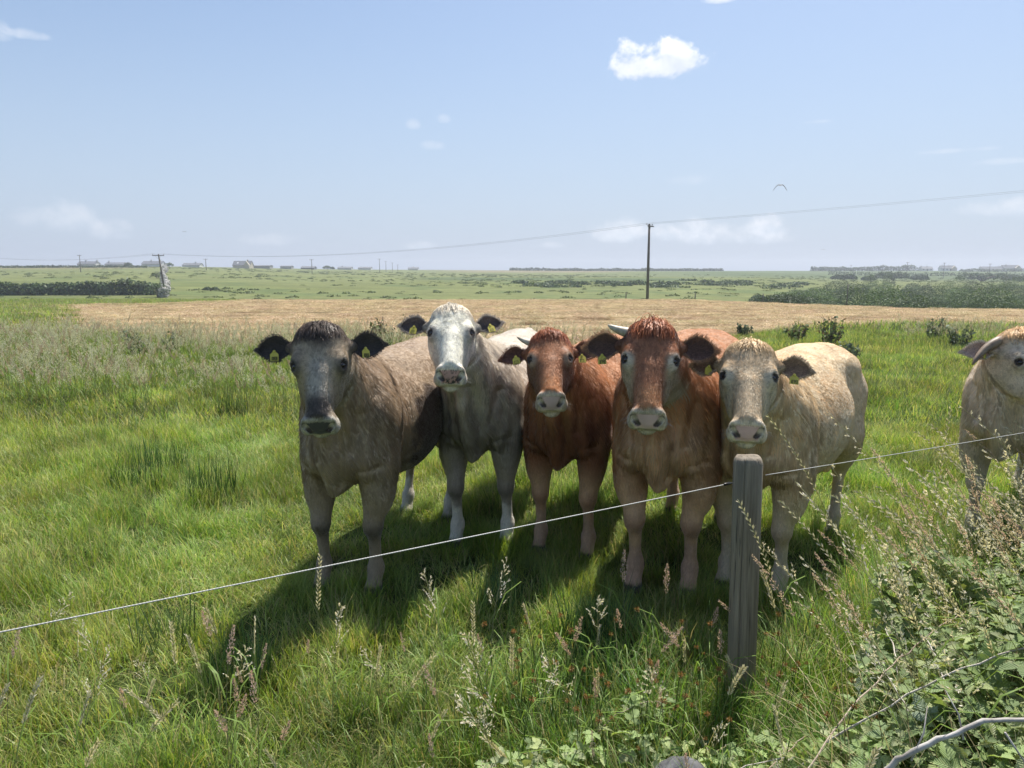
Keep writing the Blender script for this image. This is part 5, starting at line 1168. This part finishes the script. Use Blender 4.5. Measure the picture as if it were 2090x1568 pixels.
ST = [(672, 1130, 2.45, 'rye', .06, 'tallest pale seed stalk, its tip crossing the wire below the leftmost cow'), (712, 1222, 2.35, 'pan', .10, 'pale feathery stalk just right of the tallest one'), (372, 1268, 2.3, 'rye', .0, 'slender upright pale stalk, left of a darker thicker one'),
      (396, 1305, 2.28, 'rye', -.12, 'thicker dark purple tinged stalk leaning left'), (283, 1402, 2.1, 'rye', -.45, 'drooping silvery stalk bending left near the bottom left'), (390, 1418, 2.1, 'rye', .45, 'drooping silvery stalk bending right near the bottom left'),
      (248, 1482, 2.0, 'rye', .35, 'short pale stalk leaning right at the bottom left corner'), (515, 1418, 2.15, 'fog', .2, 'pinkish plume leaning right, left of the low plumes'), (488, 1388, 2.2, 'fog', -.05, 'small pink plume standing upright'), (452, 1452, 2.1, 'fog', -.2, 'small pink plume leaning left'),
      (610, 1455, 2.1, 'fog', .25, 'faint pink plume leaning right by the tall pale stalks'), (896, 1312, 2.3, 'rye', .35, 'long pale stalk leaning to the right over the lit grass'), (968, 1228, 2.45, 'rye', .0, 'straight narrow upright spike in front of the smaller red cow'), (1044, 1302, 2.4, 'rye', .0, 'narrow two toned upright spike in the middle'),
      (1183, 1252, 2.5, 'fog', .12, 'reddish plume leaning right in front of the shaggy cow'), (1135, 1302, 2.45, 'fog', -.3, 'small pink plume leaning left beside the reddish one'), (1210, 1385, 2.3, 'fog', -.05, 'dark red upright plume near the bottom centre'), (988, 1472, 2.05, 'rye', -.4, 'golden arching ear at the bottom centre'),
      (1352, 1150, 2.7, 'fog', .0, 'thin brown spike below the shaggy cow, in the shade'), (1460, 1232, 2.5, 'fog', -.45, 'pinkish plume bending left, touching the fence post'), (1456, 1282, 2.45, 'fog', -.05, 'small brown plume upright left of the fence post'), (1352, 1296, 2.45, 'fog', -.4, 'brown plume bending left below the shaggy cow'),
      (1392, 1300, 2.4, 'fog', .4, 'brown plume bending right beside the left bending one'), (1492, 1030, 2.35, 'rye', -.25, 'long green seed stalk leaning left across the fence post'), (1565, 862, 2.75, 'rye', -.35, 'tall seed stalk bending left before the cream cow muzzle'), (1704, 865, 2.9, 'pan', -.45, 'silvery seed stalk bending left before the cream cow flank'),
      (1890, 828, 3.0, 'rye', .02, 'tallest dark upright seed stalk right of the cream cow'), (1630, 928, 2.8, 'pan', -.35, 'silvery seed stalk bending left just right of the fence post'), (1965, 842, 2.6, 'pan', -.5, 'long silvery stalk bending left in front of the right edge cow'), (2020, 850, 2.5, 'pan', -.45, 'silvery stalk bending left beside the right edge cow')]
for i, (px, py, r, k, bd, lb) in enumerate(ST): stalk_thing(px, py, r, k, bd, lb, 100 + i, az=random.uniform(-.3, .3))
# the rest of the flowering grass: a thicket nobody could count
def stalk_clump(rng, H_, bend, kind, az):
    (sv, sf, sc_), (hv, hf, hcC), (lv, lf, lc) = stalk(rng, H_, bend, kind, 2, az); fq = np.array([f for f in sf if len(f) == 4])
    V = np.concatenate([sv, hv, lv]); Q = np.concatenate([fq, hf + len(sv), lf + len(sv) + len(hv)]); C = np.concatenate([np.tile(np.array(sc_), (len(sv), 1)), hcC, lc]); return V, Q, np.zeros((0, 3), int), C, None
rng = np.random.default_rng(31)
vs_ = [stalk_clump(rng, .62 + .25 * rng.random(), .25 + .35 * rng.random(), k, pi + rng.normal(0, .35)) for k in ('pan', 'rye', 'pan', 'fog', 'pan', 'rye', 'fog', 'pan')]
def area(n, x0, x1, y0, y1, seed, f=None):
    r = np.random.default_rng(seed); x = r.uniform(x0, x1, n); y = r.uniform(y0, y1, n)
    if f is not None: k = f(x, y, r); x, y = x[k], y[k]
    return x, y, r
x, y, r_ = area(950, .95, 4.2, 1.7, 4.3, 8, lambda x, y, r: (y < 1.05 + x * .95 + .25 * r.random(len(x))) & (y > x * .60 + .2) & (x / y < .98) & (r.random(len(x)) < .25 + .55 * sstep(x / y, .42, .68)))
scatter('flowering_grass', vs_, np.stack([x, y, terrain(x, y)], 1), r_.normal(0, .3, len(x)), .80 + .35 * r_.random(len(x)), SEEDM)
x, y, r_ = area(95, -1.9, 1.1, 1.7, 2.75, 9, lambda x, y, r: (np.abs(x / y) < .85) & (r.random(len(x)) < .75))
vs2 = [stalk_clump(rng, .34 + .18 * rng.random(), .1 + .35 * rng.random(), k, rng.random() * 6) for k in ('rye', 'fog', 'pan', 'fog', 'rye', 'pan')]
scatter('flowering_grass', vs2, np.stack([x, y, terrain(x, y)], 1), r_.random(len(x)) * 6, .6 + .5 * r_.random(len(x)), SEEDM)
x, y, r_ = area(90, -.15, 1.15, 2.0, 2.7, 10)
vs3 = [stalk_clump(rng, .42 + .12 * rng.random(), .12, 'rush', rng.random() * 6) for k in range(4)]
scatter('flowering_rush', vs3, np.stack([x, y, terrain(x, y)], 1), r_.random(len(x)) * 6, .6 + .4 * r_.random(len(x)), SEEDM)
# rough grey seeding grass further off on the left
vs4 = []
for k in range(5):
    parts_ = [stalk_clump(rng, .30 + .18 * rng.random(), .2, ('pan', 'fog')[j % 2], rng.random() * 6) for j in range(5)]; V, Q, C = [], [], []; o = 0
    for v, q, t, c, n_ in parts_: V.append(v + [rng.normal(0, .12), rng.normal(0, .12), 0]); Q.append(q + o); C.append(c * np.array([.80, .85, .80])); o += len(v)
    vs4.append((np.concatenate(V), np.concatenate(Q), np.zeros((0, 3), int), np.concatenate(C), None))
x, y, r_ = spread(8.5, 24, 9, .9, 12); nz_ = fbm(np.stack([x * .6, y], -1), .28, 3, 14); k = (y < 17) & (nz_ + .35 * sstep(-x / y, -.15, .5) + .20 * sstep(y, 12, 18) - .30 * sstep(x / y, -.2, .3) * (y < 14) > .66) & (straw_mask(x, y) < .5); x, y = x[k], y[k]
scatter('seeding_grass', vs4, np.stack([x, y, terrain(x, y)], 1), r_.random(len(x)) * 6, 1.0 + .5 * r_.random(len(x)), SEEDM)
# tall lush blades along the fence line and the bottom edge
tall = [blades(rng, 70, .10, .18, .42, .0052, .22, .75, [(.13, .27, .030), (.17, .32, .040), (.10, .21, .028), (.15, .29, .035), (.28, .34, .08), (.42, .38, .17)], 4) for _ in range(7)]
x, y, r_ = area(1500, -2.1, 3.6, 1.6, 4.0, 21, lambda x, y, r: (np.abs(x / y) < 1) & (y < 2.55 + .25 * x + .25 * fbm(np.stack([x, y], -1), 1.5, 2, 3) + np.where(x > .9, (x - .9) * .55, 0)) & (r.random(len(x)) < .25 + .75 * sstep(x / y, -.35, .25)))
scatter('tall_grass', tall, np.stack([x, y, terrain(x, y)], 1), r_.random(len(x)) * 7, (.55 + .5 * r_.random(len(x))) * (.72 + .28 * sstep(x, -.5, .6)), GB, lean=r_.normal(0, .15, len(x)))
# rush tufts standing in the pasture
r_ = np.random.default_rng(71); pb_ = np.array([PX0, PY0]) + np.stack([r_.uniform(-.16, .16, 26), r_.uniform(-.26, .04, 26)], 1)
scatter('tall_grass', tall, np.column_stack([pb_, terrain(pb_[:, 0], pb_[:, 1])]), r_.random(26) * 6, .55 + .3 * r_.random(26), GB)
rushm = blade_material('rush_blade', .25, .03)
def rush(px, r, h_, n, label, seed, wid=.18, name='rush_tuft', pal=((.05, .11, .025), (.07, .14, .03), (.09, .16, .04)), group='dark rush tufts in the pasture', cat='rush tuft', lean=.28):
    rng = np.random.default_rng(seed); p = gpos(px, r); V, Q, T, C, N = blades(rng, n, wid, h_ * .5, h_, .006 * max(1, r / 6), lean, .12, pal, 3)
    o = np_mesh(name, V, [Q, T], rushm, cols={'tint': C}); o.location = p; tag(o, label, cat, group); return o
for px, r, h_, n, lb in ((272, 5.45, .42, 90, 'dark upright rush tuft left of another in the bright grass at left'), (330, 5.9, .46, 110, 'dark rush tuft between two others in the bright grass'), (432, 5.1, .50, 130, 'largest dark rush tuft, left of the leftmost cow'),
                         (472, 8.3, .42, 80, 'small rush tuft beyond the largest, left of the leftmost cow'), (345, 3.05, .34, 70, 'sparse long leaved tuft below the wire at left'), (500, 2.75, .34, 150, 'dense grass tuft at the shadow edge under the wire'),
                         (1210, 3.1, .38, 170, 'dense dark tuft under the two red cows'), (1012, 3.5, .30, 120, 'dense dark tuft below the wire in front of the smaller red cow')):
    rush(px, r, h_, n, lb, int(px), .14 if r < 4 else .2, lean=.25 if r > 4 else .4)
# longer grass the herd is standing in
hp_ = []
for cw in [o for o in bpy.data.objects if o.get('category') == 'cow']:
    for lx0, ly0 in ((.05, -.14), (.05, .14), (.15, .0), (-1.2, -.15), (-1.15, .16), (.2, -.25), (.2, .25)): hp_.append(np.array(cw.matrix_world @ Vector((lx0, ly0, 0))))
r_ = np.random.default_rng(66); pts_ = np.concatenate([np.array(hp_)[:, :2] + r_.normal(0, .11, (len(hp_), 2)) for _ in range(5)])
scatter('grass', [blades(r_, 120, .13, .10, .24, .0036, .35, .9, GREEN[:4]) for _ in range(4)], np.column_stack([pts_, terrain(pts_[:, 0], pts_[:, 1])]), r_.random(len(pts_)) * 6, .5 + .3 * r_.random(len(pts_)), GB)
# weeds along the edge of the straw
def weed(px, r, h_, label, seed, dark=True, n=14):
    rng = np.random.default_rng(seed); p = gpos(px, r); root = empty('weed_plant', p); mb = MB(); V, Fq, C = [], [], []; P = []
    for i in range(n):
        a = rng.random() * 6.3; w_ = h_ * .55 * rng.random() ** .5; hh = h_ * (.55 + .5 * rng.random()); b0 = np.array([cos(a) * w_ * .4, sin(a) * w_ * .4, 0]); b1 = np.array([cos(a) * w_, sin(a) * w_, hh]); mb.tube([b0, (b0 + b1) / 2 + [0, 0, hh * .05], b1], [.008, .007, .004], 4)
        for j in range(22): t = .15 + .85 * rng.random(); P.append(b0 + (b1 - b0) * t + rng.normal(0, .03, 3))
    P = np.array(P); V, Fq, C = leaf_quads(rng, P, rng.normal(0, 1, P.shape), .038, [(.11, .15, .065), (.14, .19, .09), (.16, .12, .08)] if dark else [(.13, .17, .11), (.17, .20, .13)], seed)
    mb.build('stem', STEMM, root); np_mesh('foliage', V, Fq, LEAF, root, cols={'tint': C}, smooth=False); tag(root, label, 'weed', 'tall weeds along the straw')
for i, (px, r, h_, lb, dk) in enumerate(((768, 18.0, .62, 'dark dock weeds rising beside the white faced cow, left part', True), (800, 17.6, .80, 'tallest dark dock weeds, touching the white faced cow ear', True), (288, 16.5, .62, 'grey green thistle clump in the rough grass at left', False), (355, 17.5, .45, 'lower grey green thistle clump right of the larger one', False),
                                     (1690, 19.0, .70, 'brownish weed clump on the straw edge, right of the cream cow back', True), (1905, 20.5, .60, 'lone bluish thistle on the straw edge near the right', False), (1955, 18.5, .55, 'grey green weed clump near the ear of the right edge cow', False), (1625, 20.0, .50, 'small brown weeds above the cream cow rump', True), (1520, 22.0, .40, 'low pale weeds beside the shaggy cow ear', False), (1730, 13.2, .42, 'dark green nettle clump in the lit grass right of the cream cow', False))):
    weed(px, r * (.86 if r > 14 else 1), h_ * .9, lb, 60 + i, dk, 16)
# ================= brambles =================
def leaf_shape(m=9):
    """one toothed leaflet, folded along its rib: points along x 0..1"""
    V, F_ = [], []
    xs = np.linspace(0, 1, m + 1); rib = [(x, 0, -.05 * (x * 2 - 1) ** 2) for x in xs]; V += rib
    for s in (1, -1):
        b = len(V)
        for i, x in enumerate(xs): w_ = .33 * sin(pi * min(1, x ** .75 * .97 + .03)) * (1.14 if i % 2 else .86); V.append((x + (.03 if i % 2 else -.02), s * w_, .10 * w_ / .36 + .02 * (i % 2)))
        for i in range(m): q = (i, i + 1, b + i + 1, b + i); F_.append(q if s > 0 else q[::-1])
    return np.array(V), np.array(F_)
LS, LFc = leaf_shape()
BRAM = [(.22, .30, .12), (.26, .35, .14), (.17, .24, .10), (.33, .39, .18), (.31, .35, .20)]
m, nt, out = new_mat('bramble_leaf'); at_ = nn(nt, 'ShaderNodeAttribute', attribute_name='tint'); g_ = nn(nt, 'ShaderNodeNewGeometry'); c = at_.outputs['Color']
lx_, ly_ = nn(nt, 'ShaderNodeAttribute', attribute_name='lx').outputs['Fac'], nn(nt, 'ShaderNodeAttribute', attribute_name='ly').outputs['Fac']
aly = math_n(nt, 'ABSOLUTE', ly_); vs_n = math_n(nt, 'SINE', math_n(nt, 'MULTIPLY', math_n(nt, 'SUBTRACT', lx_, math_n(nt, 'MULTIPLY', aly, 1.1)), 42.)); vein = math_n(nt, 'MAXIMUM', maprange(nt, vs_n, .55, 1., 0., .55), maprange(nt, aly, .0, .03, 1., 0.))
c = mixc(nt, math_n(nt, 'MULTIPLY', vein, .22), mixc(nt, noise_n(nt, g_.outputs['Position'], 60, 3, .6), mixc(nt, 1., c, (.72, .74, .7), 'MULTIPLY'), mixc(nt, 1., c, (1.25, 1.2, 1.1), 'MULTIPLY')), (.34, .42, .20))
lb = nn(nt, 'ShaderNodeBump', i_Strength=.4, i_Distance=.0015); lk(nt, vs_n, lb.inputs['Height'])
under = mixc(nt, g_.outputs['Backfacing'], c, mixc(nt, .55, c, (.36, .42, .32)))
d = nn(nt, 'ShaderNodeBsdfDiffuse'); t = nn(nt, 'ShaderNodeBsdfTranslucent'); gl = nn(nt, 'ShaderNodeBsdfGlossy', i_Roughness=.55); lk(nt, under, d.inputs[0]); lk(nt, mixc(nt, 1., c, (1.5, 1.5, .6), 'MULTIPLY'), t.inputs[0]); gl.inputs[0].default_value = (.8, .88, .85, 1)
lk(nt, lb.outputs[0], d.inputs['Normal']); lk(nt, lb.outputs[0], gl.inputs['Normal'])
m1 = nn(nt, 'ShaderNodeMixShader', i_Fac=.28); m2 = nn(nt, 'ShaderNodeMixShader', i_Fac=.03); lk(nt, d.outputs[0], m1.inputs[1]); lk(nt, t.outputs[0], m1.inputs[2]); lk(nt, m1.outputs[0], m2.inputs[1]); lk(nt, gl.outputs[0], m2.inputs[2]); lk(nt, m2.outputs[0], out.inputs[0]); BLEAF = m
CANE = speckled('bramble_cane', (.30, .20, .15), (.50, .42, .32), 9, .7, .3); DEADC = speckled('dead_cane', (.40, .35, .29), (.62, .57, .50), 14, .8, .3); BRANCH = speckled('dead_branch', (.30, .27, .235), (.60, .565, .52), 11, .75, .6, (2, 2, 2), .004)
def leaves(rng, P, size, pal):
    """trifoliate leaves at P"""
    n = len(P); Vs, Cs = [], []; up = rng.normal(0, .42, (n, 3)) + [0, -.12, 1]; up /= np.linalg.norm(up, axis=1)[:, None]
    az = rng.random(n) * 2 * pi; d0 = np.stack([np.cos(az), np.sin(az), rng.normal(-.15, .25, n)], 1); d0 -= up * (d0 * up).sum(1)[:, None]; d0 /= np.linalg.norm(d0, axis=1)[:, None]; s0 = np.cross(up, d0); pal = np.array(pal)
    C = pal[rng.integers(0, len(pal), n)] * (.75 + .5 * rng.random(n))[:, None]; S = size * (.5 + .8 * rng.random(n))[:, None]
    for ang, sc_, fo in ((0, 1., .25), (1.25, .8, .0), (-1.25, .8, .0)):
        d = d0 * cos(ang) + s0 * sin(ang); s = np.cross(up, d); st = P + d0 * S * fo
        V = st[:, None] + (LS[None, :, :1] * d[:, None] + LS[None, :, 1:2] * s[:, None] + (LS[None, :, 2:] - .18 * LS[None, :, :1] ** 2) * up[:, None]) * S[:, None] * sc_
        Vs.append(V.reshape(-1, 3)); Cs.append(np.repeat(C * (.9 + .2 * rng.random(n))[:, None], len(LS), 0))
    V = np.concatenate(Vs); k = len(LS); leaves.uv = np.tile(LS[:, :2], (3 * n, 1)); F_ = (np.arange(3 * n)[:, None, None] * k + LFc[None]).reshape(-1, 4); return V, F_, np.concatenate(Cs)
def env(x, y):
    """height of the bramble above the ground"""
    a = .19 + .26 * sstep(x, .7, 1.5) + .20 * sstep(x, 1.4, 2.2); return a * (.55 + .9 * fbm(np.stack([x, y], -1), 3.2, 2, 55))
def bramble(label, n, x0, x1, y0, y1, inside, seed, size=.047, pal=BRAM, canes=()):
    rng = np.random.default_rng(seed); x = rng.uniform(x0, x1, n * 3); y = rng.uniform(y0, y1, n * 3); k = inside(x, y, rng); x, y = x[k][:n], y[k][:n]; kk = fbm(np.stack([x, y], -1), 5.5, 2, seed) > .40; x, y = x[kk], y[kk]
    z = terrain(x, y) + env(x, y) * (1 - .75 * rng.random(len(x)) ** 1.8); P = np.stack([x, y, z], 1); c0 = np.array([P[:, 0].mean(), P[:, 1].mean(), 0]); root = empty('bramble_bush', c0)
    V, F_, C = leaves(rng, P - c0, size, pal); np_mesh('foliage', V, F_, BLEAF, root, cols={'tint': C, 'lx': leaves.uv[:, 0], 'ly': leaves.uv[:, 1]})
    for (p0, p1, hh, r_, dead) in canes:
        p0, p1 = np.array(p0, float), np.array(p1, float); t = np.linspace(0, 1, 22)[:, None]; Q = p0 + (p1 - p0) * t + np.array([0, 0, 1.]) * 4 * hh * t * (1 - t); Q = Q + np.cumsum(rng.normal(0, .0035, Q.shape), 0); mb = MB(); mb.tube(Q - c0, np.linspace(r_, r_ * .55, 22), 6)
        for i in range(2, 20):
            for _ in range(2): d = rng.normal(0, 1, 3); d /= np.linalg.norm(d); q = Q[i] - c0 + (Q[i + 1] - Q[i]) * rng.random() if i < 20 else Q[i] - c0; mb.tube([q, q + d * (r_ + .0045)], [.0011, .0002], 3)
        mb.build('cane', DEADC if dead else CANE, root)
    tag(root, label, 'bramble', 'brambles along the fence'); return root
def ins_a(x, y, r): return (y < 1.62 + .66 * x + .20 * np.sin(x * 5)) & (y > .75 * x * .98 + .25) & (x > .80 + .22 * np.sin(y * 7) + .25 * (y - 1.9))
def ins_b(x, y, r): return (((x - .55) / .62) ** 2 + ((y - 1.93) / .22) ** 2 < .6 + .8 * r.random(len(x)))
def ins_c(x, y, r): return (((x - .40) / .16) ** 2 + ((y - 2.32) / .10) ** 2 < .5 + .8 * r.random(len(x)))
def tz(x, y, h): return (x, y, float(terrain(np.array([x]), np.array([y]))[0]) + h)
bramble('large leafy bramble thicket filling the bottom right corner', 9000, .7, 3.3, 1.25, 3.6, ins_a, 5, canes=[
    (tz(.62, 1.80, .02), tz(1.52, 2.35, .30), .05, .0050, 0), (tz(1.05, 1.72, .1), tz(1.42, 2.62, .36), .10, .0032, 1), (tz(.75, 2.02, .05), tz(1.75, 1.95, .35), .16, .0035, 1), (tz(.82, 1.85, .25), tz(1.6, 2.5, .42), .05, .0028, 0),
    (tz(1.2, 1.62, .1), tz(1.35, 2.3, .42), .06, .0034, 1), (tz(.9, 1.66, .02), tz(1.9, 2.05, .42), .08, .0030, 0), (tz(1.15, 1.55, .12), tz(1.1, 2.15, .42), .02, .0026, 1)])
bramble('low pale green bramble patch at the bottom edge right of centre', 900, -.2, 1.3, 1.6, 2.3, ins_b, 6, .036, [tuple(1.25 * q for q in c) for c in BRAM], canes=[(tz(.15, 1.80, .04), tz(.80, 1.95, .22), .06, .0024, 1), (tz(.45, 1.74, .04), tz(.95, 2.12, .2), .05, .0028, 0), (tz(.3, 1.9, .05), tz(.62, 1.72, .1), .16, .0020, 1)])
bramble('small bramble sprig among the rushes left of the fence post', 60, .1, .7, 2.15, 2.5, ins_c, 7, .036, [tuple(1.2 * q for q in c) for c in BRAM], canes=[(tz(.25, 2.25, .1), tz(.58, 2.38, .2), .05, .002, 0)])
# dead branch arching in the corner
p0, p1, p2 = at(1795, 1600, 1.72), at(1930, 1512, 1.66), at(2130, 1492, 1.62); t = np.linspace(-.25, 1.15, 26)[:, None]; Q = (1 - t) ** 2 * p0 + 2 * t * (1 - t) * (p1 * 1.0 + (p1 - (p0 + p2) / 2) * .6) + t * t * p2
mb = MB(); mb.tube(Q + np.cumsum(np.random.default_rng(2).normal(0, .0026, Q.shape), 0), np.linspace(.0080, .0042, 26) * (1 + .16 * np.sin(np.arange(26) * 1.9) * np.cos(np.arange(26) * .7)), 10); o_ = mb.build('dead_branch', BRANCH, None, True)
for k_, dv_ in ((9, (.05, .04, .11)), (15, (-.02, .05, .09)), (19, (.06, -.02, -.12))):
    mb = MB(); mb.tube([Q[k_], Q[k_] + np.array(dv_) * .5 + [.01, 0, 0], Q[k_] + np.array(dv_)], [.0028, .002, .0009], 6); mb.build('twig', BRANCH, o_, True)
o_ = o_; tag(o_, 'thick bleached bare branch arching in the bottom right corner', 'branch')
# dry yellow grass at the right edge
rng = np.random.default_rng(90); V, Q_, T_, C_, N_ = blades(rng, 900, .42, .25, .66, .0032, .8, .55, [(.52, .42, .24), (.60, .50, .32), (.40, .32, .17), (.35, .36, .16)], 4)
o_ = np_mesh('dry_grass', V, [Q_, T_], SB, cols={'tint': C_}); o_.location = tz(1.30, 1.78, -.05); tag(o_, kind='stuff')
# dark stone at the bottom edge
ROCK = speckled('dark_rock', (.075, .075, .08), (.17, .17, .175), 22, .9, .8, dist=.006)
th_, ph_ = np.meshgrid(np.linspace(0, pi, 28), np.linspace(0, 2 * pi, 45)[:-1], indexing='ij'); sp = np.stack([np.sin(th_) * np.cos(ph_), np.sin(th_) * np.sin(ph_), np.cos(th_)], -1).reshape(-1, 3)
sp = sp * (.85 + .35 * fbm(sp, 1.6, 4, 3))[:, None] * [.078, .07, .06]; ii = np.arange(27)[:, None] * 44 + np.arange(44)[None]; jj = np.arange(27)[:, None] * 44 + (np.arange(44)[None] + 1) % 44
o_ = np_mesh('stone', sp, np.stack([ii, ii + 44, jj + 44, jj], -1).reshape(-1, 4), ROCK); pp = at(1392, 1590, 2.16); o_.location = pp; tag(o_, 'dark rounded stone among the brambles at the bottom edge', 'stone')
mb = MB(); base = pp + [0, 0, -.07]; rr = np.random.default_rng(4)
for i in range(0): pass
# ================= humid air =================
m, nt, out = new_mat('haze_air'); vol = nn(nt, 'ShaderNodeVolumePrincipled'); vol.inputs['Color'].default_value = (.86, .91, 1., 1); vol.inputs['Density'].default_value = HAZE; vol.inputs['Anisotropy'].default_value = .35
lk(nt, vol.outputs[0], out.inputs['Volume'])
zl = float(GZ.min()) - 1.; mb = MB(); mb.box((float(gx[0]) - 20, float(gy[0]) - 20, zl), (float(gx[-1]) + 20, float(gy[-1]) + 20, 26.)); hz = mb.build('haze', m); tag(hz, kind='stuff')
